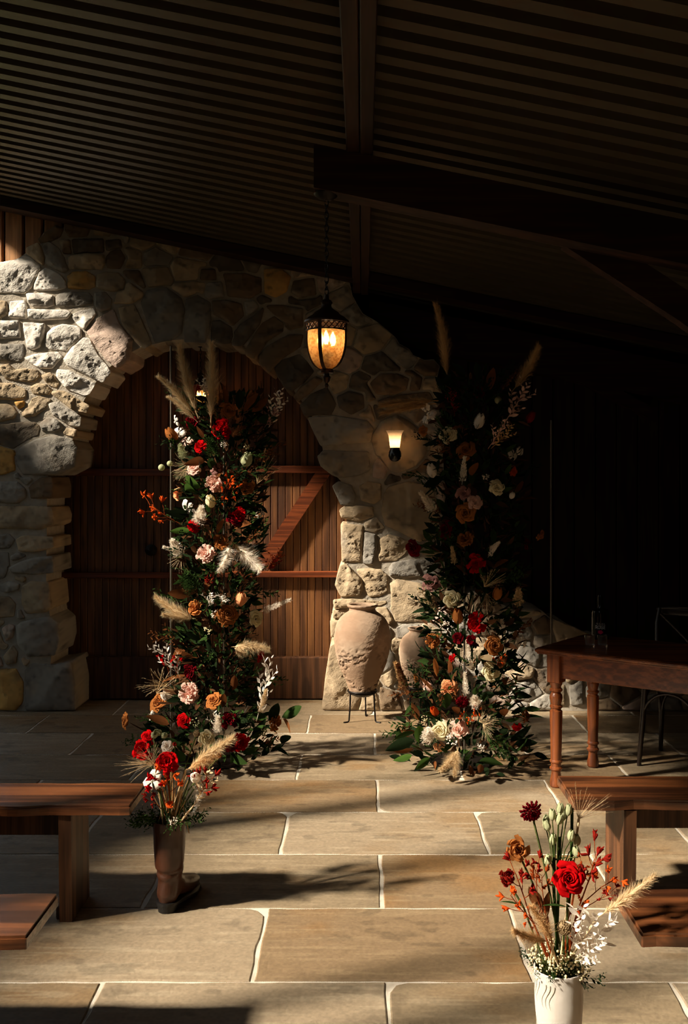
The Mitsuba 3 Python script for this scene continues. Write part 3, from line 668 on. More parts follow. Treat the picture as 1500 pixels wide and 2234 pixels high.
# ------------------------------------------------------------------ terracotta jars on iron stands
JAR = smooth_profile([(0.0, 0.0), (0.085, 0.0), (0.098, 0.03), (0.118, 0.085), (0.15, 0.155), (0.176, 0.225), (0.195, 0.32), (0.2, 0.375), (0.193, 0.44), (0.163, 0.515), (0.12, 0.555), (0.094, 0.575), (0.091, 0.59), (0.106, 0.602), (0.109, 0.612), (0.1, 0.62), (0.084, 0.612), (0.08, 0.58), (0.12, 0.52), (0.12, 0.49), (0.0, 0.48)], 170)
def jar(label, p, sc, seed):
    k = thing('terracotta_jar', label, 'jar', 'terracotta jars')
    m = lathe(JAR, 150); V = m.vertices.copy(); r = np.random.default_rng(seed); o = r.uniform(0, 30, 3)
    rad = np.hypot(V[:, 0], V[:, 1])[:, None]; nrm = np.c_[V[:, :2] / np.maximum(rad, 1e-6), np.zeros(len(V))]
    low = np.clip((0.36 - V[:, 2]) / 0.16, 0, 1) * np.clip(V[:, 2] / 0.05, 0, 1)
    pit = np.clip((meshkit.fbm(V * 46 + o, 3) - 0.53) * 12, 0, 1) * (0.10 + 0.90 * low) * np.clip((meshkit.fbm(V * 7 + o, 2) - 0.36) * 6, 0, 1)
    V2 = V + nrm * (-0.013 * pit + 0.004 * (meshkit.fbm(V * 16 + o, 3) - 0.5))[:, None]
    base = np.array(S(140, 114, 92)); pale = np.array(S(164, 145, 124)); dark = np.array(S(74, 58, 46))
    a = np.clip((meshkit.fbm(V * 6 + o, 4) - 0.4) * 4, 0, 1)[:, None]
    col = base * (1 - 0.5 * a) + pale * 0.5 * a
    col = col * (1 - 0.75 * pit[:, None]) + dark * 0.75 * pit[:, None]
    m.vertices = V2 * sc + p
    part(k, 'vessel', m, 'terracotta', smooth=True, color=np.clip(col, 0, 0.8), label='weathered clay jar with pitted lower belly')
    s = thing('jar_stand', 'black iron tripod stand under ' + ('the large terracotta jar' if sc > 0.9 else 'the smaller jar behind the right flower column'), 'plant stand')
    t = np.linspace(0, 2 * np.pi, 41)
    ring = tube([p + np.array([(0.1 * sc + 0.002) * math.cos(a), (0.1 * sc + 0.002) * math.sin(a), 0.012 * sc]) for a in t], 0.006, 8, cap=False)
    dish = lathe([(0.0, -0.028), (0.05, -0.026), (0.085, -0.012), (0.1, 0.0), (0.097, 0.003), (0.08, -0.006), (0.0, -0.02)], 32)
    dish.vertices = dish.vertices * [sc, sc, 1] + p + [0, 0, -0.001]
    part(s, 'dish', cat([ring, dish]), 'black_iron', smooth=40)
    for a in (-2.55, 1.35, -0.62):
        u = np.array([math.cos(a), math.sin(a), 0]); q = p + u * 0.1 * sc
        part(s, 'leg', tube([q + [0, 0, 0.01], q + u * 0.004 + [0, 0, -0.5 * p[2]], [*(q + u * 0.012)[:2], 0.014], [*(q + u * 0.02)[:2], 0.006], [*(q + u * 0.055)[:2], 0.006]], 0.0055, 8), 'black_iron', smooth=60)
jar('large pitted terracotta jar on an iron stand before the stone pier', np.array([W(790, 0, 7.0)[0], 7.0, 0.2]), 1.0, 3)
jar('smaller terracotta jar half hidden by the right flower column', np.array([W(912, 0, 6.72)[0], 6.72, 0.285]), 0.66, 9)
k = thing('floor_light', 'round floor uplight at the foot of the pier', 'lamp')
p = np.array([W(868, 0, 7.05)[0], 7.05, 0.0])
part(k, 'rim', lathe([(0.042, 0.0), (0.056, 0.0), (0.055, 0.008), (0.042, 0.009)], 32, p), 'steel_rod', smooth=40)
part(k, 'lens', lathe([(0.0, 0.008), (0.043, 0.007), (0.043, 0.0)], 32, p), 'lens_white')

# ------------------------------------------------------------------ lamps
def lantern(label, p, chain_top, sc=1.0, power=60.0):
    """p: centre of the glass rim; the chain runs up to chain_top."""
    k = thing('lantern', label, 'lantern', 'amber lanterns')
    L = lambda prof, n=40: lathe([(r * sc, z * sc) for r, z in prof], n, p)
    cap_ = [(0.088, 0.03), (0.096, 0.034), (0.096, 0.042), (0.086, 0.05), (0.078, 0.058), (0.06, 0.068), (0.05, 0.08), (0.03, 0.092), (0.022, 0.1), (0.02, 0.112), (0.026, 0.12), (0.02, 0.13), (0.011, 0.136), (0.009, 0.155), (0, 0.156)]
    part(k, 'cap', cat([L(cap_), L([(0.088, 0.03), (0.0, 0.046)])]), 'bronze', smooth=40)
    glass = smooth_profile([(0.080, 0.0), (0.081, -0.03), (0.077, -0.075), (0.066, -0.115), (0.046, -0.148), (0.02, -0.165)], 24)
    part(k, 'glass', L(glass), 'amber_glass', smooth=True, label='seeded amber glass bowl')
    lat = []
    n = 22
    for i in range(n):
        for sgn in (-1, 1):
            a0, a1 = 2 * np.pi * i / n, 2 * np.pi * (i + 1.0 * sgn) / n
            aa = np.linspace(a0, a1, 4)
            lat.append(tube([p + sc * np.array([0.086 * math.cos(a), 0.086 * math.sin(a), 0.002 + 0.028 * q / 3]) for q, a in enumerate(aa)], 0.0022 * sc, 5, cap=False))
    for z in (0.0, 0.031):
        lat.append(tube([p + sc * np.array([0.086 * math.cos(a), 0.086 * math.sin(a), z]) for a in np.linspace(0, 2 * np.pi, 41)], 0.003 * sc, 6, cap=False))
    part(k, 'pierced_band', cat(lat), 'bronze', smooth=60)
    for a in (-1.87, -0.3, 1.27, 2.84):
        u = np.array([math.cos(a), math.sin(a), 0]); v = np.array([-u[1], u[0], 0]); pr = np.vstack([[0.086, 0.03], glass + [0.004, 0]])
        V = []
        for r, z in pr:
            for s1, s2 in ((-1, 0), (1, 0), (1, 1), (-1, 1)): V.append(p + sc * (u * (r + 0.004 * s2) + v * 0.0075 * s1 + np.array([0, 0, z])))
        m = len(pr); Fc = []
        for i in range(m - 1):
            for j in range(4):
                q = (i * 4 + j, i * 4 + (j + 1) % 4, i * 4 + 4 + (j + 1) % 4, i * 4 + 4 + j); Fc += [q[:3], (q[0], q[2], q[3])]
        part(k, 'strap', trimesh.Trimesh(np.array(V), np.array(Fc), process=False), 'bronze')
    part(k, 'finial', L([(0, -0.245), (0.006, -0.242), (0.009, -0.232), (0.005, -0.224), (0.013, -0.214), (0.018, -0.2), (0.012, -0.19), (0.012, -0.184), (0.028, -0.18), (0.03, -0.172), (0.024, -0.162), (0, -0.16)], 28), 'bronze', smooth=40)
    part(k, 'candle_cluster', L([(0, -0.158), (0.012, -0.158), (0.012, -0.115), (0.03, -0.105), (0.03, -0.095), (0.008, -0.088), (0, -0.088)], 20), 'bronze', smooth=40)
    for i in range(3):
        a = 0.5 + i * 2.094; q = p + sc * np.array([0.03 * math.cos(a), 0.03 * math.sin(a), 0])
        part(k, 'candle', lathe([(0, -0.1 * sc), (0.009 * sc, -0.1 * sc), (0.009 * sc, -0.062 * sc), (0, -0.062 * sc)], 14, q), 'candle_cream')
        b = part(k, 'bulb', lathe([(0.006 * sc, -0.062 * sc), (0.0125 * sc, -0.045 * sc), (0.013 * sc, -0.034 * sc), (0.008 * sc, -0.016 * sc), (0.0015 * sc, -0.002 * sc), (0, -0.001 * sc)], 16, q), 'candle_cream', smooth=True, label='glowing candle bulb')
        scene[b]['emitter'] = {'type': 'area', 'radiance': rgb(np.array([1.0, 0.72, 0.42]) * power)}
    z0 = p[2] + 0.153 * sc; n = int((chain_top - z0) / 0.027); st = (chain_top - z0) / n
    tt = np.linspace(0, 2 * np.pi, 17)
    link = mikit.ply(tube([(0.0075 * math.cos(a), 0, 0.019 * math.sin(a)) for a in tt], 0.0024, 6, cap=False), 'black_iron', smooth=True)
    for i in range(n):
        part(k, 'chain_link', link, None, M=rotz(math.pi / 2 * (i % 2) + 0.4, (p[0], p[1], z0 + (i + 0.5) * st)))
    part(k, 'ceiling_rose', lathe([(0, -0.03), (0.012, -0.03), (0.03, -0.022), (0.05, -0.008), (0.055, 0.0), (0, 0.0)], 28, (p[0], p[1], chain_top + 0.024)), 'black_iron', smooth=40)
    return k
zb = zr(-0.153) - 0.135 - 0.185
lantern('amber glass lantern hanging on a chain from the roof beam', np.array([-0.153, 4.26, EYE - (722 - HY) * 4.26 / F]), zb - 0.024, 1.0, 2.8)
lantern('amber lantern half hidden behind pampas grass inside the arch', np.array([W(437, 0, 7.5)[0], 7.5, 2.365]), 2.70, 1.0, 2.2)
k = thing('wall_sconce', 'small wall lamp with a frosted flared shade on the stone pier', 'lamp')
p = np.array([W(861, 0, 7.1)[0], 7.1, 1.92])
part(k, 'shade', lathe(smooth_profile([(0.034, 0.0), (0.038, 0.03), (0.043, 0.07), (0.052, 0.105), (0.064, 0.124)], 20), 36, p), 'frosted_glass', smooth=True, label='frosted glass shade')
b = part(k, 'bulb', lathe([(0.008, 0.005), (0.018, 0.03), (0.022, 0.05), (0.016, 0.07), (0.0, 0.078)], 20, p), 'candle_cream', smooth=True, label='glowing bulb')
scene[b]['emitter'] = {'type': 'area', 'radiance': rgb(np.array([1.0, 0.62, 0.30]) * 1.6)}
part(k, 'cup', lathe([(0, -0.098), (0.02, -0.094), (0.038, -0.08), (0.046, -0.055), (0.043, -0.028), (0.034, -0.01), (0.034, 0.002), (0.0, 0.002)], 32, p), 'black_gloss', smooth=40, label='round black lamp holder')
part(k, 'wall_arm', tube([p + [0, 0.03, -0.055], p + [0, 0.17, -0.06]], 0.012, 12), 'black_iron', smooth=50)

# ------------------------------------------------------------------ flowers: templates, one unit across or one unit long
fr = np.random.default_rng(21)
def grid_faces(n, m):
    i, j = np.meshgrid(np.arange(n - 1), np.arange(m - 1), indexing='ij')
    q = np.stack([i * m + j, i * m + j + 1, (i + 1) * m + j + 1, (i + 1) * m + j], -1).reshape(-1, 4)
    return np.vstack([q[:, [0, 1, 2]], q[:, [0, 2, 3]]])
def petal(th, w, prof, tip=0.35, ruffle=0.0, lean=0.0, nv=6, nu=5, rr=None):
    """A petal round the z axis: prof (radius, height) from its foot to its lip, half-width w radians."""
    rr = rr or fr
    prof = np.asarray(prof, float); v = np.linspace(0, 1, nv); t = np.linspace(0, 1, len(prof))
    R, H = np.interp(v, t, prof[:, 0]), np.interp(v, t, prof[:, 1])
    u = np.linspace(-1, 1, nu); ws = w * np.where(v < 0.7, 0.55 + 0.64 * v, 1.0 - (1 - tip) * ((v - 0.7) / 0.3) ** 2)
    A = th + u[None] * ws[:, None]
    lip = -0.10 * (u[None] ** 2) * (v[:, None] ** 3)
    r = R[:, None] * (1 + lean * u[None]) + ruffle * v[:, None] ** 2 * np.sin(u[None] * 6 + rr.uniform(0, 6)) * 0.5 + 0.012 * rr.normal(size=(nv, nu)) * v[:, None]
    h = H[:, None] + lip + ruffle * v[:, None] ** 2 * np.cos(u[None] * 7 + rr.uniform(0, 6))
    V = np.stack([r * np.cos(A), r * np.sin(A), h], -1).reshape(-1, 3)
    return trimesh.Trimesh(V, grid_faces(nv, nu), process=False)
def rose(op=1.0):
    ms = []
    for ring, (n, r1, h1, curl, w) in enumerate(((3, 0.07, 0.40, 0.0, 1.2), (4, 0.13, 0.42, 0.02, 1.0), (5, 0.21, 0.42, 0.05, 0.85), (5, 0.31, 0.38, 0.09, 0.8), (6, 0.41, 0.30, 0.12, 0.72))):
        for i in range(n):
            r = r1 * fr.uniform(0.92, 1.08) * (0.8 + 0.2 * op if ring > 2 else 1)
            h = h1 * fr.uniform(0.93, 1.06)
            ms.append(petal(2 * np.pi * (i + 0.37 * ring) / n + fr.normal(0, 0.12), w, [(0.03, 0), (r * 0.75, h * 0.25), (r, h * 0.6), (r * 1.02, h * 0.9), (r * 1.05 + curl, h), (r * 1.04 + curl * 1.5, h - curl * 0.5)], lean=0.12, tip=0.45))
    return cat(ms)
def open_rose():
    ms = []
    for ring, (n, r1, h1, w) in enumerate(((4, 0.10, 0.26, 1.0), (5, 0.22, 0.30, 0.8), (5, 0.36, 0.24, 0.7), (6, 0.48, 0.12, 0.6))):
        for i in range(n):
            r = r1 * fr.uniform(0.85, 1.12); h = h1 * fr.uniform(0.8, 1.2)
            ms.append(petal(2 * np.pi * (i + 0.4 * ring) / n + fr.normal(0, 0.2), w, [(0.02, 0), (r * 0.5, h * 0.35), (r * 0.85, h * 0.75), (r, h), (r * 1.08, h * 0.95)], ruffle=0.03, lean=0.1, tip=0.3))
    return cat(ms)
def carnation():
    ms = []
    for ring, (n, r1, h1) in enumerate(((7, 0.10, 0.40), (10, 0.22, 0.40), (13, 0.34, 0.33), (14, 0.44, 0.22), (12, 0.48, 0.1))):
        for i in range(n):
            r = r1 * fr.uniform(0.85, 1.15); h = h1 * fr.uniform(0.85, 1.15)
            ms.append(petal(fr.uniform(0, 6.3), 0.5 / (0.6 + ring * 0.35), [(0.02, 0), (r * 0.6, h * 0.5), (r, h), (r * 1.1, h * 1.02)], ruffle=0.035, tip=0.85, nv=4, nu=5))
    return cat(ms)
def dahlia():
    ms = []
    for ring in range(6):
        n = (6, 9, 12, 14, 14, 12)[ring]; r1 = (0.08, 0.18, 0.29, 0.39, 0.46, 0.5)[ring]; h1 = (0.34, 0.36, 0.32, 0.24, 0.13, 0.02)[ring]
        for i in range(n):
            r = r1 * fr.uniform(0.92, 1.06); h = h1 * fr.uniform(0.9, 1.1)
            ms.append(petal(2 * np.pi * (i + 0.5 * (ring % 2)) / n, 0.30 / (0.55 + ring * 0.28), [(0.02, 0.0), (r * 0.5, h * 0.7), (r * 0.9, h), (r, h * 1.03)], tip=0.3, nv=4, nu=3))
    return cat(ms)
def orchid():
    ms = []
    for i, (a, w, l) in enumerate(((1.57, 0.42, 0.42), (0.2, 0.75, 0.5), (2.94, 0.75, 0.5), (-0.8, 0.42, 0.42), (3.94, 0.42, 0.42))):
        ms.append(petal(a, w, [(0.03, 0.05), (l * 0.5, 0.08), (l * 0.85, 0.05), (l, -0.02)], ruffle=0.03, tip=0.25))
    ms.append(petal(-1.57, 0.5, [(0.02, 0.05), (0.10, 0.16), (0.18, 0.2), (0.24, 0.1)], tip=0.4)); ms.append(petal(1.57, 0.6, [(0.02, 0.05), (0.05, 0.12), (0.08, 0.17), (0.06, 0.2)]))
    return cat(ms)
def bud(n=5, belly=0.36):
    ms = []
    for i in range(n + 3):
        s = 1 - 0.22 * (i >= n)
        ms.append(petal(2 * np.pi * i / n + fr.normal(0, 0.1), 0.95, [(0.05, 0.0), (belly * s, 0.28), (belly * s, 0.55), (belly * 0.75 * s, 0.85), (belly * 0.5 * s, 1.0)], lean=0.1, tip=0.5))
    return cat(ms)
def leaf_mesh(width=0.36, bend=0.18, nv=9, nu=5, curl=0.12):
    v = np.linspace(0, 1, nv); u = np.linspace(-1, 1, nu); w = width / 2 * np.sin(np.pi * v ** 0.85) ** 0.8
    X = u[None] * w[:, None]; Y = curl * np.abs(u[None]) * w[:, None] * 2 - bend * (v[:, None] ** 2); Z = v[:, None] * np.ones((1, nu))
    return trimesh.Trimesh(np.stack([X, Y, Z - 0.05 * Y], -1).reshape(-1, 3), grid_faces(nv, nu), process=False)
def strands(P0, P1, P2, w):
    """Thin curved ribbons, all in one mesh: each from P0 through P1 to P2 with foot width w."""
    n = len(P0); t = P2 - P0; s = np.cross(t, fr.normal(size=(n, 3))); s /= np.linalg.norm(s, axis=1, keepdims=True) + 1e-9; w = np.broadcast_to(w, (n,))[:, None]
    V = np.stack([P0 - s * w, P0 + s * w, P1 - s * w * 0.8, P1 + s * w * 0.8, P2], 1).reshape(-1, 3)
    o = np.arange(n)[:, None] * 5
    return trimesh.Trimesh(V, np.vstack([o + [0, 1, 3], o + [0, 3, 2], o + [2, 3, 4]]), process=False)
def pampas(n=1000, width=0.10, droop=0.16, wd=0.0026):
    s = fr.uniform(0.08, 1.0, n) ** 0.9; cx = droop * s ** 2.2
    P0 = np.stack([cx, 0 * s, s * (1 - 0.25 * droop)], 1) * 1.0
    a = fr.uniform(0, 2 * np.pi, n); L = (0.10 + 0.20 * (1 - s)) * fr.uniform(0.6, 1.25, n) * np.clip(s / 0.25, 0.5, 1)
    out = np.stack([np.cos(a), np.sin(a), 0 * a], 1); up = np.array([0.12, 0, 1.0])
    P1 = P0 + out * (L * 0.22 * width / 0.10)[:, None] + up * (L * 0.55)[:, None]
    P2 = P1 + out * (L * fr.uniform(0.1, 0.45, n) * width / 0.10)[:, None] + (up * np.array([1.8, 1, 1])) * (L * fr.uniform(0.1, 0.5, n))[:, None]
    c = np.linspace(0, 1, 8); stem = tube(np.stack([droop * c ** 2.2, 0 * c, c * (1 - 0.25 * droop)], 1), np.linspace(0.009, 0.003, 8), 5)
    core = tube(np.stack([droop * c ** 2.2, 0 * c, c * (1 - 0.25 * droop)], 1)[1:], np.array([0.016, 0.03, 0.036, 0.034, 0.028, 0.02, 0.004]) * width / 0.10, 7)
    m = cat([strands(P0, P1, P2, wd), stem, core]); return m
def spray(n=26, leaf=0.15, side=4, seed=0):
    """White ruscus or fern: a stem with side twigs and small paired leaves."""
    lm = leaf_mesh(0.42, 0.1, 5, 3); ms = [tube([(0, 0, 0), (0.02, 0, 0.5), (0.0, 0.03, 0.95)], [0.008, 0.006, 0.003], 5)]
    tw = [((0, 0, 0.05), (0.0, 0.03, 1.0))]
    for i in range(side):
        z = 0.15 + 0.6 * i / max(side - 1, 1); a = (i % 2) * np.pi + fr.normal(0, 0.5); l = fr.uniform(0.25, 0.4) * (1.15 - 0.5 * z)
        e = (l * math.cos(a) * 0.75, l * math.sin(a) * 0.5, z + l); tw.append(((0.01, 0, z), e)); ms.append(tube([(0.01, 0, z), e], [0.005, 0.003], 5))
    for p0, p1 in tw:
        p0, p1 = np.array(p0), np.array(p1); L = np.linalg.norm(p1 - p0); m = max(3, int(n * L / 1.6))
        for i in range(m):
            t = 0.12 + 0.88 * i / (m - 1); p = p0 + (p1 - p0) * t; a = (i % 2) * np.pi + fr.normal(0, 0.5)
            d = (p1 - p0) / L * 0.75 + np.array([math.cos(a), math.sin(a), 0]) * 0.7
            ms.append(moved(lm, pose(p, d, leaf * fr.uniform(0.7, 1.15) * (1.1 - 0.45 * t), fr.uniform(0, 6.3))))
    return cat(ms)
def astilbe(n=420, width=0.13, fl=0.03):
    ms = [tube([(0, 0, 0), (0.01, 0, 0.5), (0, 0, 1.0)], [0.008, 0.006, 0.003], 5)]
    s = fr.uniform(0.12, 1.0, n); a = fr.uniform(0, 6.3, n); r = width * (1.05 - s * 0.85) * fr.uniform(0.2, 1.0, n)
    P = np.stack([r * np.cos(a), r * np.sin(a), s + r * 0.5], 1); d = np.stack([np.cos(a), np.sin(a), 0.9 + 0 * a], 1) * fl * fr.uniform(0.6, 1.6, n)[:, None]
    for _ in range(2):
        j = fr.normal(0, fl * 0.35, (n, 3)); ms.append(strands(P + j, P + j + d * 0.5, P + j + d, fl * 0.22))
    q = slice(0, 60); P0 = np.stack([0 * s, 0 * s, s - 0.02], 1)
    ms.append(strands(P0[q], (P0[q] + P[q]) / 2, P[q], 0.004))
    return cat(ms)
def fan_grass(n=18, spread=0.9, droop=0.35, bristle=10, wd=0.0055):
    ms = []; A = np.linspace(-spread, spread, n) + fr.normal(0, 0.05, n); Q0, Q1, Q2 = [], [], []
    for a in A:
        L = fr.uniform(0.75, 1.05); y = fr.normal(0, 0.12); t = np.linspace(0, 1, 6)
        P = np.stack([L * np.sin(a) * t, y * t, L * np.cos(a) * t], 1) - np.array([0, 0, droop])[None] * (t ** 2.4)[:, None] * abs(math.sin(a)) * L
        ms.append(tube(P, np.linspace(wd, wd * 0.35, 6), 4, cap=False))
        for k in range(bristle):
            f = fr.uniform(0.45, 1.0); p = np.array([np.interp(f, t, P[:, c]) for c in range(3)]); d = (P[-1] - P[-2]); d /= np.linalg.norm(d); e = d * 0.08 + fr.normal(0, 0.018, 3)
            Q0.append(p); Q1.append(p + e * 0.5); Q2.append(p + e)
    if Q0: ms.append(strands(np.array(Q0), np.array(Q1), np.array(Q2), wd * 0.6))
    return cat(ms)
def kangaroo_paw(nb=5):
    st, cl_ = [tube([(0, 0, 0), (0.03, 0, 0.5), (0, 0.02, 0.8)], [0.011, 0.009, 0.007], 5)], []
    for i in range(nb):
        z = 0.35 + 0.45 * i / (nb - 1); a = i * 2.2 + fr.normal(0, 0.4); l = fr.uniform(0.18, 0.3)
        p0 = np.array([0.02, 0, z]); p1 = p0 + np.array([l * math.cos(a) * 0.8, l * math.sin(a) * 0.5, l * 0.75]); st.append(tube([p0, (p0 + p1) / 2 + [0, 0, -0.02], p1], [0.007, 0.006, 0.006], 5))
        one = []
        for j in range(6):
            d = (p1 - p0) / np.linalg.norm(p1 - p0) + fr.normal(0, 0.42, 3); d /= np.linalg.norm(d); q = p1 + d * fr.uniform(0.07, 0.12); e = q + d * 0.02 + fr.normal(0, 0.018, 3)
            one.append(tube([p1 - d * 0.02, (p1 + q) / 2, q, e], [0.009, 0.021, 0.019, 0.004], 6))
        cl_.append(cat(one))
    return cat(st), cl_
def ball_mesh(level=2): return trimesh.creation.icosphere(subdivisions=level, radius=0.5)
def seed_pod():
    ms = [trimesh.creation.icosphere(subdivisions=2, radius=0.40)]
    v = trimesh.creation.icosphere(subdivisions=2, radius=1).vertices
    for d in v[::2]: ms.append(moved(lathe([(0.03, 0.0), (0.07, 0.12), (0.085, 0.13), (0.03, 0.05)], 7), pose(d * 0.37, d, 1.0)))
    return cat(ms)
def berry_cluster(n=40, r=0.06):
    b = trimesh.creation.icosphere(subdivisions=1, radius=r); ms = []
    for i in range(n):
        d = fr.normal(size=3); d[2] = abs(d[2]); d /= np.linalg.norm(d); q = d * fr.uniform(0.25, 0.5); c = b.copy(); c.apply_scale(fr.uniform(0.6, 1.2)); c.apply_translation(q); ms.append(c)
    return cat(ms)
def twigs(n=40):
    d = fr.normal(size=(n, 3)); d[:, 2] = np.abs(d[:, 2]) + 0.2; d /= np.linalg.norm(d, axis=1, keepdims=True); q = d * fr.uniform(0.25, 0.5, n)[:, None]
    return strands(0 * q, q * 0.5 + fr.normal(0, 0.02, (n, 3)), q, 0.012)

def P_(mesh, key, smooth=True): return mikit.ply(mesh, key, smooth=smooth)
TEMPLATES = {}
def tmpl(kind, key):
    """Ply dicts shared by all copies of a kind; three shapes of each."""
    if kind not in TEMPLATES:
        TEMPLATES[kind] = [mikit.ply(MAKE[kind](), smooth=kind not in ('pampas', 'astilbe', 'fan', 'fan_loose')) for _ in range(3 if kind in ('rose', 'open_rose', 'carnation', 'pampas', 'leaf', 'spray') else 2)]
    return TEMPLATES[kind][int(fr.integers(len(TEMPLATES[kind])))]
MAKE = {'rose': rose, 'open_rose': open_rose, 'carnation': carnation, 'dahlia': dahlia, 'orchid': orchid, 'bud': bud, 'tulip': lambda: bud(4, 0.3), 'leaf': lambda: leaf_mesh(fr.uniform(0.32, 0.42), fr.uniform(0.08, 0.3)),
        'slim_leaf': lambda: leaf_mesh(0.22, 0.2), 'pampas': pampas, 'thick_pampas': lambda: pampas(1200, 0.2, 0.25, 0.004), 'spray': spray, 'big_spray': lambda: spray(20, 0.24, 2), 'astilbe': astilbe, 'fluff': lambda: astilbe(700, 0.28, 0.045),
        'fan': fan_grass, 'fan_loose': lambda: fan_grass(9, 0.55, 0.25, 4, 0.007), 'ball': ball_mesh, 'pod': seed_pod, 'berries': berry_cluster, 'twigs': twigs}
COLNAME = {'red': 'red', 'darkred': 'deep red', 'white': 'white', 'cream': 'cream', 'blush': 'blush pink', 'peach': 'peach', 'caramel': 'caramel brown', 'mauve': 'dusky mauve', 'orange': 'orange', 'rust': 'rust brown', 'rusty_red': 'rusty red', 'tan': 'tan', 'straw': 'straw coloured', 'bleached': 'bleached white', 'bronze_leaf': 'bronze brown', 'green': 'green', 'darkgreen': 'dark green', 'bright': 'bright green', 'pod': 'brown', 'budgreen': 'pale green', 'brown': 'brown'}
WORD = {'rose': ('rose', 'rose'), 'open_rose': ('rose', 'wide open rose'), 'carnation': ('carnation', 'carnation'), 'dahlia': ('dahlia', 'dahlia'), 'orchid': ('orchid', 'orchid bloom'), 'bud': ('flower_bud', 'flower bud'), 'tulip': ('lily_bud', 'slim bud'),
        'leaf': ('leaf', 'broad leaf'), 'slim_leaf': ('leaf', 'slim leaf'), 'pampas': ('pampas_plume', 'pampas plume'), 'thick_pampas': ('pampas_plume', 'bushy pampas plume'), 'spray': ('leaf_spray', 'ruscus spray'), 'big_spray': ('leaf_spray', 'ruscus spray'), 'astilbe': ('flower_spike', 'feathery spike'),
        'fluff': ('flower_spike', 'fluffy flower head'), 'fan': ('grass_fan', 'fan of dried grass'), 'fan_loose': ('grass_fan', 'loose dried grass'), 'ball': ('seed_ball', 'round seed ball'), 'pod': ('seed_pod', 'seed pod'), 'berries': ('berry_cluster', 'cluster of small flowers')}
BLOOM = {'rose', 'open_rose', 'carnation', 'dahlia', 'orchid', 'bud', 'ball', 'pod', 'berries', 'tulip'}
KP = [kangaroo_paw(5 + i) for i in range(3)]
KPS = [(mikit.ply(a, smooth=True), [mikit.ply(c, smooth=True) for c in b]) for a, b in KP]

def bloom(parent, kind, col, p, n, size, name=None):
    w = WORD[kind]
    M = pose(p - np.asarray(n) / np.linalg.norm(n) * size * (0.25 if kind not in ('bud', 'tulip') else 0.5), n, size, fr.uniform(0, 6.3))
    return part(parent, name or w[0], tmpl(kind, col), 'f_' + col, label=f'{COLNAME[col]} {w[1]}', M=M)
def axial(parent, kind, col, b, t, wide=1.0, spin=None, name=None):
    b, t = np.asarray(b, float), np.asarray(t, float); L = np.linalg.norm(t - b); w = WORD[kind]
    z = (t - b) / L; best = fr.uniform(0, 6.3) if spin is None else spin
    if kind in ('fan', 'fan_loose', 'leaf', 'slim_leaf', 'spray', 'big_spray') and spin is None:      # flat kinds open towards the room
        y = np.array([0, 1.0, 0.15]); y = y - z * (y @ z); y /= np.linalg.norm(y) + 1e-9; x = np.cross(y, z)
        a = fr.normal(0, 0.35); R = np.stack([math.cos(a) * x + math.sin(a) * y, -math.sin(a) * x + math.cos(a) * y, z], 1)
    else: R = frame(z, best)
    M = np.eye(4); M[:3, :3] = R * (L * np.array([wide, wide, 1.0]))[None]; M[:3, 3] = b
    return part(parent, name or w[0], tmpl(kind, col), 'f_' + col, label=f'{COLNAME[col]} {w[1]}', M=M)
def paw(parent, col, b, t):
    st, cw = KPS[int(fr.integers(3))]; M = pose(b, np.asarray(t) - b, np.linalg.norm(np.asarray(t) - b), fr.uniform(0, 6.3))
    k = part(parent, 'kangaroo_paw', st, 'f_rust', label=f'{COLNAME[col]} kangaroo paw stem with clawed flowers', M=M)
    for c in cw: part(k, 'flower', c, 'f_' + col, M=M)

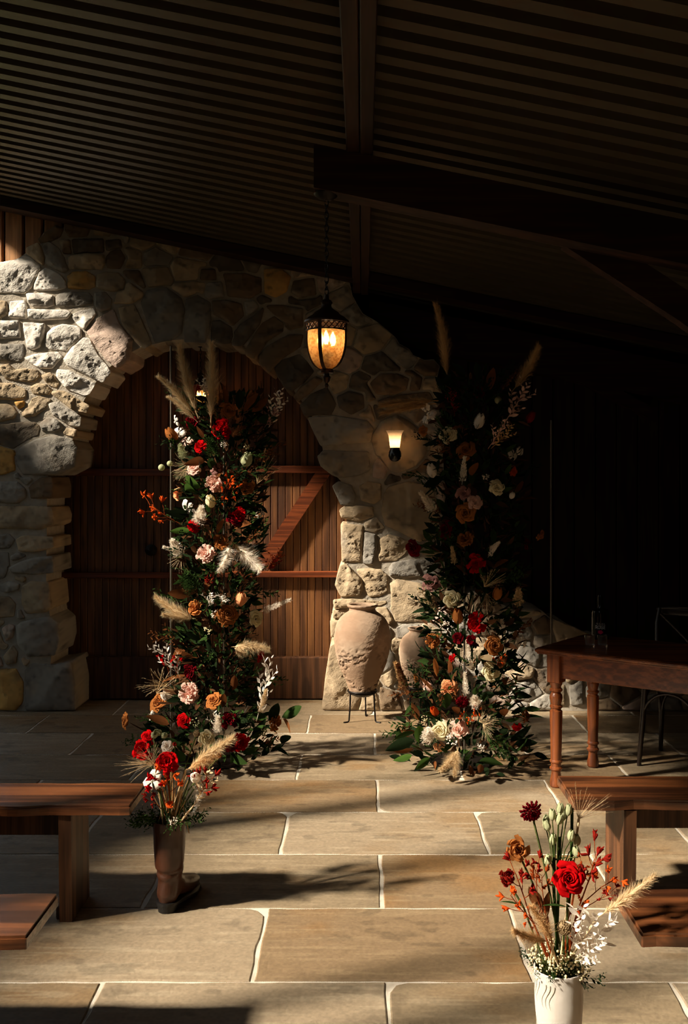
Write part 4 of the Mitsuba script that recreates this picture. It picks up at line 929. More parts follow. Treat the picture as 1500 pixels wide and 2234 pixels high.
# ------------------------------------------------------------------ the two flower columns
def column(label, axis, dc, items, rods, rodtop, seed, region):
    k = thing('flower_column', label, 'flower arrangement', 'flower columns')
    ax_z, ax_x, ax_r = (np.array(a, float) for a in zip(*axis))
    ctr = lambda z: np.interp(z, ax_z, ax_x); rad = lambda z: np.interp(z, ax_z, ax_r)
    for rx, rt in zip(rods, rodtop): part(k, 'rod', tube([(rx, dc + 0.1, 0.0), (rx, dc + 0.1, rt)], 0.006, 8), 'steel_rod', label='thin steel rod of the stand')
    part(k, 'base_plate', lathe([(0, 0), (0.2, 0), (0.2, 0.008), (0, 0.008)], 40, (ax_x[0], dc + 0.02, 0.0)), 'black_iron')
    r = np.random.default_rng(seed); ms = {c: [] for c in ('darkgreen', 'green', 'brown')}
    lms = [leaf_mesh(0.4, 0.2, 5, 3), leaf_mesh(0.3, 0.1, 5, 3), leaf_mesh(0.16, 0.25, 5, 3)]
    for i in range(2900):
        z = r.uniform(0.02, ax_z.max()); a = r.uniform(0, 2 * np.pi); R = rad(z) * r.uniform(0.1, 1.0) ** 0.55
        p = np.array([ctr(z) + R * math.cos(a), dc + 0.9 * R * math.sin(a), z]); d = np.array([math.cos(a), math.sin(a), r.normal(0.35, 0.6)]) + r.normal(0, 0.45, 3)
        s = r.uniform(0.04, 0.10)
        if p[2] + min(0, d[2]) * s < 0.02: d[2] = abs(d[2])
        ms[('darkgreen', 'darkgreen', 'green', 'brown')[int(r.integers(4))]].append(moved(lms[int(r.integers(3))], pose(p, d, s, r.uniform(0, 6.3))))
    for c in ms: part(k, 'foliage', cat(ms[c]), 'f_' + c, smooth=True, kind='stuff', label=f'{COLNAME.get(c, c)} small leaves packed round the column')
    def pt(px, py, lift=0.0):
        p = W(px, py, dc)
        for _ in range(3):
            R = rad(p[2]); dx = np.clip((p[0] - ctr(p[2])) / max(R, 1e-3), -1.4, 1.4); d = dc - R * 0.9 * math.sqrt(max(0.05, 1 - min(abs(dx), 1) ** 2)) - lift; p = W(px, py, d)
        n = np.array([dx * 0.9, -0.9, 0.18]); return p, n / np.linalg.norm(n)
    x0, y0, sc = region[0]
    for line in items.strip().splitlines():
        w = line.split()
        if w[0] == '@': x0, y0, sc = region[int(w[1])]; continue
        kind, col, q = w[0], w[1], [float(a) for a in w[2].split(',')]
        X = lambda i: (x0 + q[i] / sc, y0 + q[i + 1] / sc)
        if kind in BLOOM:
            p, n = pt(*X(0), 0.02); p[2] = max(p[2], 0.03)
            n = n + fr.normal(0, 0.28, 3)
            if kind in ('bud', 'tulip'): n = n * 0.6 + np.array([0, 0, 0.8])
            bloom(k, kind, col, p, n, q[2] / sc * p[1] / F * (1.0 if kind not in ('bud', 'tulip') else 1.15))
        elif kind == 'paw':
            b, _ = pt(*X(0), -0.05); t, _ = pt(*X(2), 0.05); paw(k, col, b, t)
        else:
            soft = kind in ('pampas', 'thick_pampas', 'fluff', 'astilbe', 'spray', 'fan', 'fan_loose')
            b, _ = pt(*X(0), 0.0); t, _ = pt(*X(2), 0.14 if soft else 0.1)
            b[2], t[2] = max(b[2], 0.012), max(t[2], 0.03)
            axial(k, kind, col, b, t, float(w[3]) if len(w) > 3 else 1.0)
    for i in range(34):                                   # fine green sprigs between the blooms
        z = r.uniform(0.1, ax_z.max() + 0.02); a = r.uniform(-3.1, 0.0); R = rad(z) * 0.8
        p = np.array([ctr(z) + R * math.cos(a), dc + 0.9 * R * math.sin(a), z]); d = np.array([math.cos(a), math.sin(a), r.normal(0.5, 0.4)]); d /= np.linalg.norm(d)
        axial(k, 'spray', ('green', 'darkgreen', 'green', 'bronze_leaf')[i % 4], p, p + d * r.uniform(0.12, 0.24), 1.0, r.uniform(0, 6.3))
    # broad leaves thrust out all over
    for i in range(46):
        z = r.uniform(0.05, ax_z.max()) if i > 12 else r.uniform(0.04, 0.2); a = r.uniform(-3.0, -0.14); R = rad(z) * 0.8
        p = np.array([ctr(z) + R * math.cos(a), dc + 0.9 * R * math.sin(a), z]); d = np.array([math.cos(a), math.sin(a), r.normal(0.3, 0.5)]); d /= np.linalg.norm(d); s = r.uniform(0.09, 0.17)
        if p[2] + d[2] * s < 0.03: d[2] = 0.1
        c = ('darkgreen', 'darkgreen', 'green', 'bronze_leaf')[int(r.integers(4))]
        axial(k, 'leaf', c, p, p + d * s, 1.0, r.uniform(0, 6.3))
    return k

LEFT = '''
@ 0
pampas straw 545,690,355,130 1.0
pampas straw 520,670,285,325 1.0
pampas straw 540,720,335,490 1.0
pampas straw 640,760,668,90 0.9
red_skip red 0,0
carnation darkred 485,715,115
orchid white 350,715,95
orchid white 385,785,110
orchid blush 432,845,125
carnation red 705,755,150
rose red 735,800,110
carnation red 555,905,105
open_rose caramel 775,620,130
tulip caramel 335,820,120
slim_leaf bright 400,860,285,872 1.2
carnation red 520,465,85
spray bleached 590,520,585,390
rose blush 505,1070,105
bud budgreen 920,1010,110
fan straw 470,1040,330,1150 0.9
fan straw 450,1080,360,1180 0.8
leaf bright 420,1210,600,1150
leaf bright 440,1250,560,1200
ball budgreen 245,1070,52
ball budgreen 315,1040,46
orchid mauve 680,1080,110
carnation blush 660,1200,125
open_rose peach 370,1270,100
paw orange 740,1320,790,1130
paw orange 760,1360,830,1200
paw orange 700,1400,735,1300
open_rose caramel 930,1215,130
bud cream 640,1335,100
orchid white 440,1400,140
fluff bleached 540,1520,570,1380 0.8
carnation red 850,1440,135
rose darkred 820,1480,110
berries white 1030,1430,90
paw orange 420,1520,110,1320
paw orange 400,1500,190,1440
dahlia red 490,1540,120
leaf bright 480,1560,335,1565
slim_leaf bronze_leaf 690,1590,735,1440
open_rose caramel 715,1650,125
carnation blush 595,1740,145
fluff bleached 420,1770,340,1640 1.1
astilbe bleached 430,1740,270,1690 1.2
fan straw 420,1760,320,1850 1.0
thick_pampas bleached 810,1660,1050,1850 1.3
thick_pampas bleached 790,1650,780,1890 1.0
pampas straw 800,1640,960,1850 1.6
spray rusty_red 1080,1880,1150,1760
spray rust 1100,1850,1180,1740
spray bleached 1090,770,1190,470 0.9
spray mauve 1060,760,1150,600
fan_loose straw 1000,1200,1120,920 0.8
leaf bronze_leaf 900,640,1000,480
leaf darkgreen 860,620,870,440
leaf darkgreen 900,620,1030,520
leaf bronze_leaf 960,640,1090,530
slim_leaf bronze_leaf 760,600,760,400
leaf darkgreen 840,1170,950,1110
berries white 740,885,75
berries cream 925,905,60
pampas bronze_leaf 800,840,860,740 1.6
tulip caramel 960,530,110
fluff budgreen 440,1010,400,900 0.8
spray green 620,950,600,830
slim_leaf bronze_leaf 600,860,520,740
fluff green 660,980,640,860
@ 1
fluff green 600,300,540,170 1.2
spray green 560,300,490,200
berries rusty_red 705,205,80
pampas straw 620,500,292,385 1.5
pampas straw 610,490,370,470 1.5
open_rose caramel 590,405,120
rose caramel 835,455,130
open_rose caramel 835,520,80
bud peach 930,350,95
rose cream 1040,485,100
astilbe bleached 1060,445,1280,352 0.7
berries cream 690,565,75
spray bleached 700,400,715,320
spray bleached 790,400,810,320
berries white 745,460,70
thick_pampas straw 860,690,1130,660 0.9
thick_pampas straw 870,690,1005,755 1.1
carnation red 1075,735,105
spray bleached 510,920,325,670 0.8
paw red 420,890,385,760
paw red 470,880,490,760
leaf bronze_leaf 520,780,630,700
spray bleached 1040,1220,1140,770 0.7
fan straw 400,960,180,930 0.8
fan straw 460,1000,330,900 0.8
fan_loose straw 330,1020,430,870
carnation blush 555,1020,145
rose caramel 340,1085,120
rose caramel 735,1070,105
orchid white 270,1170,110
leaf bronze_leaf 420,1240,280,1170
rose red 525,1215,90
carnation darkred 850,1215,120
spray bleached 740,1300,750,1160
fluff bleached 760,1310,770,1190 0.7
berries budgreen 600,1230,80
open_rose caramel 1190,1230,130
leaf green 1220,1190,1390,1110
leaf bronze_leaf 1230,1200,1310,1300
leaf darkgreen 1140,1230,1200,1060
leaf bronze_leaf 870,1000,900,870
leaf bronze_leaf 800,1120,810,1000
carnation red 925,1370,130
rose darkred 860,1390,80
berries budgreen 1090,1290,80
carnation darkred 560,870,110
leaf darkgreen 640,640,530,590
leaf green 680,600,640,680
leaf darkgreen 1220,1380,1280,1280
leaf darkgreen 1180,1420,1300,1440
tulip white 400,1050,100
spray darkgreen 900,900,1000,700
slim_leaf bright 980,1300,1020,1230
rose caramel 105,1215,105
slim_leaf brown 250,1290,130,1220 0.25
spray green 200,1400,120,1340
fluff straw 1060,1180,1110,1000 0.5
'''
LEFT = '\n'.join(l for l in LEFT.splitlines() if not l.startswith('red_skip'))
column('tall flower column at the left before the arch with pampas, red and caramel blooms', [(0, -0.90, 0.42), (0.2, -0.89, 0.36), (0.5, -0.87, 0.22), (0.9, -0.86, 0.20), (1.4, -0.85, 0.25), (1.9, -0.80, 0.25), (2.2, -0.78, 0.20)], 5.95, LEFT, (-1.162, -0.84), (2.50, 1.9), 4, [(280, 720, 3.571), (240, 1200, 3.261)])
RIGHT = '''
@ 0
pampas tan 585,650,566,80 0.8
pampas tan 1050,720,1305,410 1.2
pampas tan 520,780,65,785 0.9
pampas tan 500,800,120,855 0.9
orchid white 430,880,130
orchid white 410,840,90
rose cream 590,1030,105
tulip white 815,930,110
spray blush 1000,940,1170,650 1.2
spray blush 880,1130,1010,930 1.0
spray tan 900,1130,1060,960 1.0
rose caramel 720,1140,120
astilbe bleached 690,1390,710,1190 0.9
tulip white 470,1290,100
open_rose mauve 700,1450,110
rose blush 785,1520,90
rose caramel 715,1595,125
rose cream 945,1410,95
orchid white 1080,1170,100
orchid white 1130,1150,80
open_rose orange 1070,1290,85
tulip rusty_red 1190,900,90
carnation darkred 820,720,90
rose darkred 570,1720,120
carnation caramel 710,1780,115
berries white 865,1330,60
bud white 1055,1470,50
fluff bleached 510,1600,390,1450 0.7
astilbe bleached 890,1870,960,1810 0.9
open_rose caramel 1270,1770,85
ball budgreen 965,775,55
leaf bronze_leaf 760,1330,790,1200
leaf darkgreen 560,700,600,560
leaf bronze_leaf 900,700,900,520
leaf darkgreen 820,640,790,480
spray rusty_red 640,900,600,700
spray darkgreen 760,820,840,640
open_rose caramel 400,1000,80
@ 1
rose darkred 285,130,110
open_rose mauve 425,395,145
rose cream 590,525,115
carnation red 770,245,145
carnation red 780,715,155
berries white 540,735,95
tulip caramel 635,660,120
carnation darkred 635,825,85
carnation darkred 740,840,75
carnation red 585,980,65
rose caramel 920,885,125
leaf straw 900,1010,800,930
rose cream 895,1090,120
orchid white 1160,850,130
orchid white 1095,880,120
fan straw 850,520,890,640 0.6
fan straw 840,430,1010,290 0.6
fan_loose straw 860,480,890,660 0.6
tulip caramel 945,480,110
fluff straw 1100,590,1110,450 0.6
astilbe bleached 720,1010,715,890 1.0
astilbe bleached 700,1290,690,1100 0.9
fluff bleached 780,1360,760,1290 0.9
astilbe straw 610,260,590,120 0.9
astilbe bleached 870,200,960,80 0.7
paw orange 940,1060,965,960
orchid blush 360,1220,140
open_rose peach 570,1215,140
slim_leaf caramel 475,1130,455,960
slim_leaf caramel 310,1180,310,1080
slim_leaf bronze_leaf 440,1240,350,1120
astilbe tan 230,1260,150,1020 0.9
fluff bronze_leaf 240,1270,170,1040 0.5
carnation caramel 440,850,110
dahlia darkred 670,1330,105
rose cream 500,1550,120
open_rose blush 640,1535,150
fluff bleached 420,1620,390,1560 1.5
orchid white 410,1580,100
paw orange 780,1480,790,1370
paw orange 700,1510,660,1430
paw orange 730,1520,745,1440
fan straw 830,1500,920,1600 0.8
fan straw 800,1480,960,1440 0.8
tulip orange 455,1400,90
orchid peach 480,1690,85
berries white 590,1620,110
berries white 810,1690,80
bud white 165,1660,60
carnation red 1100,1525,70
open_rose caramel 1180,1440,100
berries white 1005,1745,80
thick_pampas straw 640,1690,555,1870 1.0
thick_pampas straw 640,1690,610,1870 0.8
leaf bright 280,1740,150,1790
leaf bright 420,1760,300,1850
leaf green 800,1790,1000,1780
leaf bright 330,1650,345,1480
leaf bronze_leaf 440,1800,500,1860
leaf darkgreen 840,1840,900,1910
leaf bronze_leaf 800,1880,830,1790
leaf green 540,1380,560,1220
leaf darkgreen 480,1360,450,1220
leaf bronze_leaf 640,1420,600,1330
leaf green 300,1560,130,1600
leaf darkgreen 300,1620,80,1690
leaf bronze_leaf 330,1470,280,1330
leaf darkgreen 380,800,460,790
leaf bronze_leaf 560,1100,600,980
leaf bronze_leaf 1000,1440,990,1340
leaf darkgreen 920,1500,1000,1480
fluff green 420,640,400,470 0.7
spray straw 470,640,330,440 1.0
berries cream 375,1455,60
rose darkred 1180,100,80
'''
column('tall flower column at the right before the dark wall with cream and red blooms', [(0, 0.60, 0.44), (0.2, 0.61, 0.38), (0.5, 0.63, 0.32), (0.9, 0.66, 0.28), (1.5, 0.69, 0.28), (2.0, 0.69, 0.25), (2.3, 0.69, 0.18)], 5.95, RIGHT, (0.62, 1.147), (1.9, 2.05), 14, [(800, 640, 3.333), (820, 1160, 3.571)])

# ------------------------------------------------------------------ boots used as vases
def boot(label, p, ang, key, hgt, colour=None, stitched=False):
    k = thing('cowboy_boot', label, 'boot')
    def sph(x, y, z, r, n=16): return m3.Manifold.sphere(r, n * 2).translate([x, y, z])
    def disc(x, z, rx, ry, h=0.004): return m3.Manifold.cylinder(h, 1.0, 1.0, 40).scale([rx, ry, 1]).translate([x, 0, z])
    hull = m3.Manifold.batch_hull
    sh = [(0.0, hgt, 0.066, 0.063), (0.0, hgt * 0.72, 0.064, 0.06), (0.0, hgt * 0.48, 0.058, 0.054), (0.003, 0.155, 0.053, 0.047), (0.005, 0.12, 0.051, 0.044)]
    body = m3.Manifold()
    for a, b in zip(sh[:-1], sh[1:]): body += hull([disc(a[0], a[1], a[2], a[3]), disc(b[0], b[1], b[2], b[3])])
    ch = [(-0.012, 0.075, 0.042), (0.03, 0.085, 0.043), (0.09, 0.062, 0.040), (0.145, 0.046, 0.038), (0.2, 0.038, 0.026), (0.222, 0.034, 0.018)]
    for a, b in zip(ch[:-1], ch[1:]): body += hull([sph(a[0], 0, a[1], a[2]), sph(b[0], 0, b[1], b[2])])
    body += hull([disc(0.005, 0.12, 0.05, 0.044), sph(-0.012, 0, 0.07, 0.043), sph(0.04, 0, 0.09, 0.043)])
    body += hull([sph(-0.012, 0, 0.075, 0.042), sph(-0.014, 0, 0.05, 0.036)])
    body = body.trim_by_plane([0, 0, 1], 0.022) - m3.Manifold.cylinder(0.3, 1, 1, 40).scale([0.061, 0.058, 1]).translate([0, 0, hgt - 0.09])
    m = body.refine_to_length(0.008).to_mesh(); m = trimesh.Trimesh(m.vert_properties[:, :3], m.tri_verts, process=True)
    trimesh.smoothing.filter_taubin(m, iterations=12)
    v = m.vertices; cre = 0.004 * np.exp(-((v[:, 2] - 0.145 - 0.25 * v[:, 0]) / 0.012) ** 2) - 0.003 * np.exp(-((v[:, 2] - 0.165 - 0.3 * v[:, 0]) / 0.01) ** 2)
    rr = np.hypot(v[:, 0], v[:, 1])[:, None]; m.vertices = v + np.c_[v[:, :2] / np.maximum(rr, 1e-4), 0 * rr] * (cre + 0.004 * (meshkit.fbm(v * 14, 2) - 0.5))[:, None]
    M = rotz(ang, p); kw = {}
    if colour is not None:
        f = meshkit.fbm(m.vertices * 12 + 4, 4)[:, None]; kw['color'] = np.array(S(*colour)) * (0.5 + 1.0 * f)
    m2 = moved(m, M)
    part(k, 'upper', m2, key, smooth=True, **kw)
    out = so.unary_union([sg.Point(-0.012, 0).buffer(0.043), sg.LineString([(0.04, 0), (0.1, 0)]).buffer(0.034), sg.LineString([(0.1, 0), (0.15, 0)]).buffer(0.041), sg.LineString([(0.14, 0), (0.215, 0)]).buffer(0.022)]).convex_hull.buffer(0.003)
    sole = trimesh.creation.extrude_polygon(out, 0.01, engine='earcut'); sole.apply_translation([0, 0, 0.016])
    v = sole.vertices; v[:, 2] += np.where(v[:, 0] < 0.06, 0.014, 0.014 * np.clip(1 - (v[:, 0] - 0.06) / 0.05, 0, 1)) - np.where(v[:, 0] > 0.06, 0.012, 0); sole.vertices = v
    part(k, 'sole', moved(sole, M), 'sole_black')
    heel = m3.Manifold.batch_hull([disc(-0.014, 0.0, 0.037, 0.036), disc(-0.012, 0.03, 0.044, 0.042)]).to_mesh()
    part(k, 'heel', moved(trimesh.Trimesh(heel.vert_properties[:, :3], heel.tri_verts), M), 'sole_black', smooth=40, label='stacked dark heel')
    if stitched:
        for o in (0.0, 0.35, 0.7):
            for base in (0.55, 1.25):
                zz = np.linspace(0.15, hgt - 0.02, 40); a = base + o * 0.5 - 0.12 * np.sin(zz * 70)
                q = np.stack([(0.0555 + 0.012 * (zz - 0.15) / 0.2) * np.cos(a), (0.0505 + 0.0145 * (zz - 0.15) / 0.2) * np.sin(a), zz], 1)
                part(k, 'stitching', moved(tube(q, 0.0013, 5), M), 'stitch', smooth=60, label='wavy decorative stitching')
    return p + np.array([0, 0, hgt])
def stemmed(kind, col, label, mouth, q, px, dep, sc_, cat_, group=None, up=0.5, tipped=None, stem='f_stem', sr=0.003):
    """A flower of a boot bouquet: a thing of its own with bloom and stem."""
    x0, y0, sc = sc_; p = W(x0 + q[0] / sc, y0 + q[1] / sc, dep); w = WORD[kind]
    k = thing(f'{col}_{w[0]}'.replace('bronze_leaf', 'bronze').replace('_leaf_leaf', '_leaf'), label, cat_, group)
    foot = mouth + np.array([fr.uniform(-0.025, 0.025), fr.uniform(-0.025, 0.025), -0.05])
    if kind in BLOOM:
        n = np.array([fr.normal(0, 0.25 if q[2] < 230 else 0.06), -0.9, up])
        part(k, 'bloom', tmpl(kind, col), 'f_' + col, M=pose(p - n / np.linalg.norm(n) * 0.25 * q[2] / sc * dep / F, n, q[2] / sc * dep / F, fr.uniform(0, 6.3)))
        mid = foot * 0.35 + p * 0.65 + np.array([0, 0.02, 0.02])
        part(k, 'stem', tube([foot, mid, p - n * 0.012], sr, 6), stem, smooth=60)
        if kind in ('rose', 'carnation', 'dahlia'):
            part(k, 'leaf', tmpl('slim_leaf', 'green'), 'f_green', M=pose(mid, [fr.normal(), -0.3, 0.6], 0.07, 0.0))
    else:
        t = W(x0 + q[2] / sc, y0 + q[3] / sc, dep - 0.03)
        axial(k, kind, col, p, t, q[4] if len(q) > 4 else 1.0, name='plume' if 'pampas' in kind else 'head')
        part(k, 'stem', tube([foot, foot * 0.5 + p * 0.5 + np.array([0, 0.01, 0.0]), p], sr, 6), stem, smooth=60)
    return k
def foliage_ring(label, mouth, n, seed, spread, cols, drop=0.05):
    k = thing('greenery', label, 'foliage'); r = np.random.default_rng(seed)
    for i in range(n):
        a = 2 * np.pi * i / n + r.normal(0, 0.3); u = np.array([math.cos(a), math.sin(a), 0]); b = mouth + u * 0.035 + [0, 0, -0.01]
        t = mouth + u * spread * r.uniform(0.6, 1.1) + [0, 0, r.uniform(-drop, 0.07)]
        axial(k, 'spray', cols[i % len(cols)], b, t, 1.1, r.uniform(0, 6.3), name='sprig')

BB = (240, 1560, 5.357)
mouth = boot('brown leather cowboy boot holding flowers beside the left bench', np.array([-0.752, 3.885, 0.0]), math.atan2(0.96, 0.30), 'leather_brown', 0.345, (58, 30, 15))
g = 'flowers in the brown boot'
for a in (('carnation', 'red', 'large red carnation at the centre of the brown boot bouquet', (660, 545, 250), 3.82), ('carnation', 'red', 'crimson bloom behind the pale grass of the brown boot bouquet', (390, 400, 250), 3.98),
          ('rose', 'red', 'small red rose topmost at the left of the brown boot bouquet', (435, 245, 120), 4.0), ('rose', 'white', 'white rose below the white buds in the brown boot bouquet', (670, 365, 120), 3.9),
          ('rose', 'cream', 'cream rose highest at the right of the brown boot bouquet', (1130, 265, 165), 3.98), ('orchid', 'white', 'white orchid low at the left of the brown boot bouquet', (480, 770, 220), 3.78),
          ('orchid', 'white', 'second white orchid bloom just above the bench corner', (520, 690, 150), 3.77), ('bud', 'white', 'closed white bud at the right of the brown boot bouquet', (1010, 740, 170), 3.8),
          ('tulip', 'budgreen', 'slim pale bud, left of three at the top of the brown boot bouquet', (510, 240, 130), 3.94), ('tulip', 'budgreen', 'slim pale bud, middle of three at the top of the brown boot bouquet', (575, 210, 130), 3.95), ('tulip', 'budgreen', 'slim pale bud, right of three at the top of the brown boot bouquet', (625, 245, 120), 3.94),
          ('pod', 'pod', 'brown seed pod on a tall stem in the brown boot bouquet', (1010, 210, 85), 3.93), ('tulip', 'orange', 'single orange bud at the right edge of the brown boot bouquet', (1270, 475, 110), 3.88),
          ('berries', 'white', 'tiny white flowers at the rim of the brown boot', (740, 1230, 130), 3.8), ('tulip', 'rusty_red', 'small orange-red bud beside the white rose of the brown boot bouquet', (755, 345, 80), 3.89), ('open_rose', 'orange', 'small orange flower low in the brown boot bouquet', (690, 1040, 90), 3.8)):
    stemmed(a[0], a[1], a[2], mouth, a[3], None, a[4], BB, 'flower')
for a in (('thick_pampas', 'straw', 'bushy pampas plume leaning right over the brown boot', (890, 640, 1420, 270, 0.7), 3.84), ('thick_pampas', 'tan', 'shorter tan pampas plume in the brown boot bouquet', (880, 640, 1270, 530, 0.9), 3.83),
          ('fan', 'straw', 'pale grass fan reaching left from the brown boot', (520, 580, 150, 560, 0.9), 3.82), ('fan_loose', 'straw', 'loose grass blades drooping left from the brown boot', (510, 560, 10, 660, 0.7), 3.83),
          ('fan', 'straw', 'upright pale grass over the crimson bloom of the brown boot bouquet', (510, 560, 360, 310, 0.8), 3.83), ('spray', 'straw', 'dried pale fern at the right of the brown boot bouquet', (980, 1050, 1180, 640, 1.0), 3.82), ('spray', 'bleached', 'bleached fern low at the right of the brown boot bouquet', (940, 1100, 1130, 850, 1.2), 3.84)):
    stemmed(a[0], a[1], a[2], mouth, a[3], None, a[4], BB, 'dried grass' if a[0] != 'spray' else 'fern', stem='f_straw')
for i, (b, t, c, lab) in enumerate((((700, 1040), (640, 640), 'orange', 'orange kangaroo paw over the white orchid of the brown boot'), ((640, 1050), (540, 660), 'red', 'red kangaroo paw leaning left in the brown boot'), ((980, 1050), (1210, 680), 'rusty_red', 'rusty kangaroo paw leaning right in the brown boot'), ((600, 1100), (450, 930), 'rusty_red', 'low rusty kangaroo paw beside the bench corner'))):
    k = thing('kangaroo_paw', lab, 'flower', 'kangaroo paws in the brown boot'); st, cw = KPS[i % 3]; b, t = W(BB[0] + b[0] / BB[2], BB[1] + b[1] / BB[2], 3.86), W(BB[0] + t[0] / BB[2], BB[1] + t[1] / BB[2], 3.76); M = pose(b, t - b, np.linalg.norm(t - b), i)
    part(k, 'stem', cat([moved(KP[i % 3][0], M), tube([mouth + [0, 0, -0.05], b], 0.003, 5)]), 'f_rust'); [part(k, 'flower', c_, 'f_' + c, M=M) for c_ in cw]
k = thing('dried_stems', 'bundle of thin dried stems standing in the brown boot', 'dried grass')
part(k, 'stem', cat([tube([mouth + [fr.normal(0, 0.02), fr.normal(0, 0.015), -0.05], mouth + [fr.normal(0.02, 0.03), fr.normal(0, 0.02), fr.uniform(0.08, 0.2)]], 0.0018, 4) for _ in range(26)]), 'f_tan', kind='stuff')
foliage_ring('dark leafy sprigs spilling over the rim of the brown boot', mouth, 16, 3, 0.16, ('green', 'darkgreen', 'green'))

WB = (1080, 1700, 3.947)
mouth = boot('white leather cowboy boot holding flowers in the right foreground', np.array([0.525, 2.66, 0.0]), math.atan2(0.5, -0.86), 'leather_cream', 0.36, None, True)
for a in (('rose', 'red', 'large bright red rose in the white boot', (635, 855, 236), 2.60), ('dahlia', 'darkred', 'dark red dahlia nodding at the upper left of the white boot bouquet', (325, 300, 200), 2.66),
          ('open_rose', 'caramel', 'caramel brown rose at the far left of the white boot bouquet', (200, 600, 215), 2.66), ('carnation', 'rusty_red', 'rusty red bloom at the left below the caramel rose of the white boot', (110, 850, 140), 2.64),
          ('pod', 'pod', 'round brown seed pod low in the white boot bouquet', (607, 1280, 125), 2.57)):
    stemmed(a[0], a[1], a[2], mouth, a[3], None, a[4], WB, 'flower', up=0.35 if a[1] != 'darkred' else -0.2)
k = thing('lisianthus', 'tall green stems of pale closed buds rising above the red rose', 'flower')
for x, y in ((490, 300), (540, 335), (585, 300), (430, 350), (620, 260), (492, 510), (645, 480), (550, 250), (700, 520), (705, 620), (445, 690), (460, 390)):
    p = W(WB[0] + x / WB[2], WB[1] + y / WB[2], 2.66 + fr.normal(0, 0.02)); q = W(WB[0] + (530 + 0.25 * (x - 540)) / WB[2], WB[1] + 800 / WB[2], 2.67)
    part(k, 'bud', tmpl('tulip', 'budgreen'), 'f_budgreen', M=pose(p - [0, 0, 0.018], [fr.normal(0, 0.15), -0.1, 1], 0.034, fr.uniform(0, 6)))
    part(k, 'stem', tube([q, (p + q) / 2 + [0, 0, 0.01], p - [0, 0, 0.016]], 0.0016, 5), 'f_stem')
for x in (500, 545, 650):
    part(k, 'stem', tube([mouth + [fr.normal(0, 0.012), 0, -0.05], W(WB[0] + x / WB[2], WB[1] + 900 / WB[2], 2.67), W(WB[0] + (x + 10) / WB[2], WB[1] + (250 if x == 650 else 500) / WB[2], 2.67)], 0.0042, 7), 'f_green', smooth=60)
for a in (('fan_loose', 'straw', 'upright grass spikes at the top of the white boot bouquet', (715, 340, 740, 20, 0.8), 2.68), ('fan_loose', 'straw', 'grass spikes leaning right above the white boot bouquet', (720, 340, 1030, 130, 0.6), 2.67),
          ('pampas', 'straw', 'pale pampas plume leaning right beside the white boot bouquet', (880, 1190, 1410, 840, 1.1), 2.60), ('thick_pampas', 'tan', 'tan pampas plume curling left in the white boot bouquet', (500, 1420, 370, 1110, 0.9), 2.58),
          ('thick_pampas', 'tan', 'lowest tan pampas plume pointing left over the white boot', (470, 1400, 100, 1330, 0.8), 2.58)):
    stemmed(a[0], a[1], a[2], mouth, a[3], None, a[4], WB, 'dried grass', stem='f_straw')
k = thing('ruscus', 'bleached white ruscus branch at the right of the white boot', 'foliage')
for b, t in (((680, 1480), (760, 1110)), ((700, 1500), (880, 1180)), ((690, 1520), (1030, 1200)), ((700, 1540), (930, 1400)), ((690, 1560), (880, 1570)), ((660, 1470), (690, 1220))):
    axial(k, 'big_spray', 'white', W(WB[0] + b[0] / WB[2], WB[1] + b[1] / WB[2], 2.60), W(WB[0] + t[0] / WB[2], WB[1] + t[1] / WB[2], 2.56), 1.1, name='branch')
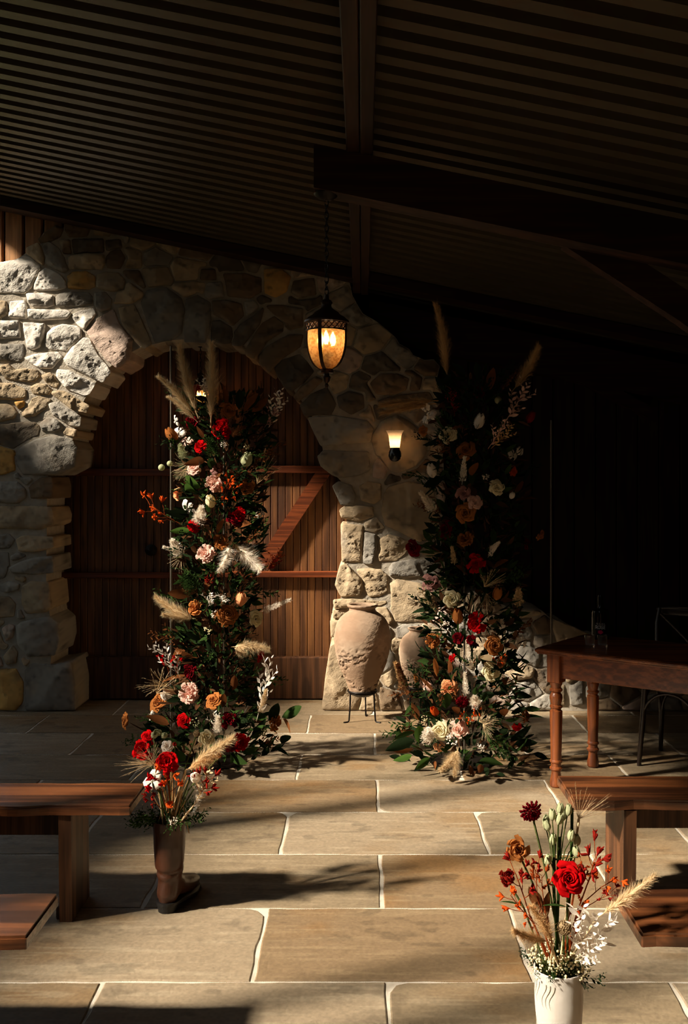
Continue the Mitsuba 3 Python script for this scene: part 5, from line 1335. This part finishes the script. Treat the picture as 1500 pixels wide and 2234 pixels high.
for i, (b, t, c, lab) in enumerate((((300, 1180), (130, 720), 'rusty_red', 'rusty kangaroo paw highest at the left of the white boot bouquet'), ((360, 1000), (330, 670), 'rusty_red', 'rusty kangaroo paw below the caramel rose of the white boot'), ((420, 1080), (400, 770), 'rust', 'brown kangaroo paw left of the big red rose'), ((330, 1240), (90, 940), 'orange', 'orange kangaroo paw low at the left of the white boot bouquet'),
                                   ((420, 1300), (240, 1130), 'orange', 'orange kangaroo paw over the tan pampas of the white boot'), ((720, 1100), (900, 590), 'rusty_red', 'tall rusty kangaroo paw right of the big red rose'), ((760, 1060), (1080, 820), 'orange', 'orange kangaroo paw reaching toward the bench leg'), ((780, 1100), (1030, 960), 'rusty_red', 'low rusty kangaroo paw before the bench leg'), ((700, 1190), (760, 1020), 'orange', 'small orange kangaroo paw under the big red rose'), ((690, 900), (750, 690), 'rust', 'small brown kangaroo paw behind the big red rose'))):
    k = thing('kangaroo_paw', lab, 'flower', 'kangaroo paws in the white boot'); b, t = W(WB[0] + b[0] / WB[2], WB[1] + b[1] / WB[2], 2.64), W(WB[0] + t[0] / WB[2], WB[1] + t[1] / WB[2], 2.60); M = pose(b, t - b, np.linalg.norm(t - b), 1.3 * i)
    part(k, 'stem', cat([moved(KP[i % 3][0], M), tube([mouth + [fr.normal(0, 0.01), 0, -0.04], b], 0.0028, 5)]), 'f_rust'); [part(k, 'flower', c_, 'f_' + c, M=M) for c_ in KPS[i % 3][1]]
for b, t, lab in (((380, 1130), (310, 900), 'dull brown leaf, left of two inside the white boot bouquet'), ((450, 1180), (420, 960), 'dull brown leaf, right of two inside the white boot bouquet')):
    k = thing('magnolia_leaf', lab, 'leaf', 'brown leaves in the white boot'); b, t = W(WB[0] + b[0] / WB[2], WB[1] + b[1] / WB[2], 2.65), W(WB[0] + t[0] / WB[2], WB[1] + t[1] / WB[2], 2.66)
    axial(k, 'leaf', 'bronze_leaf', b, t, 1.4, name='blade'); part(k, 'stem', tube([mouth + [0, 0, -0.05], b], 0.002, 5), 'f_rust')
k = thing('baby_breath', 'mass of tiny cream flowers around the rim of the white boot', 'flower')
bl = trimesh.creation.icosphere(subdivisions=1, radius=0.0032); ms, tw = [], []
r = np.random.default_rng(31)
for i in range(440):
    a = r.uniform(0, 2 * np.pi); rr_ = r.uniform(0.02, 0.083); p = mouth + [rr_ * math.cos(a), 0.9 * rr_ * math.sin(a), r.uniform(0.0, 0.062) - 0.5 * max(0, rr_ - 0.06)]
    c = bl.copy(); c.apply_scale(r.uniform(0.6, 1.15)); c.apply_translation(p); ms.append(c); tw.append((mouth + [0.3 * rr_ * math.cos(a), 0.3 * rr_ * math.sin(a), -0.03], p))
tw = np.array(tw)
part(k, 'flowers', cat(ms), 'f_cream', smooth=True, kind='stuff'); part(k, 'stems', strands(tw[:, 0], tw.mean(1) + [0, 0, 0.01], tw[:, 1], 0.0012), 'f_stem', kind='stuff')
foliage_ring('dark green sprigs among the tiny flowers of the white boot', mouth, 9, 8, 0.115, ('darkgreen', 'green'), 0.03)

for e in list(scene):
    if '__' not in e and e not in labels and scene[e].get('type') == 'ply': labels[e] = {'label': e.replace('_', ' '), 'kind': 'structure'}
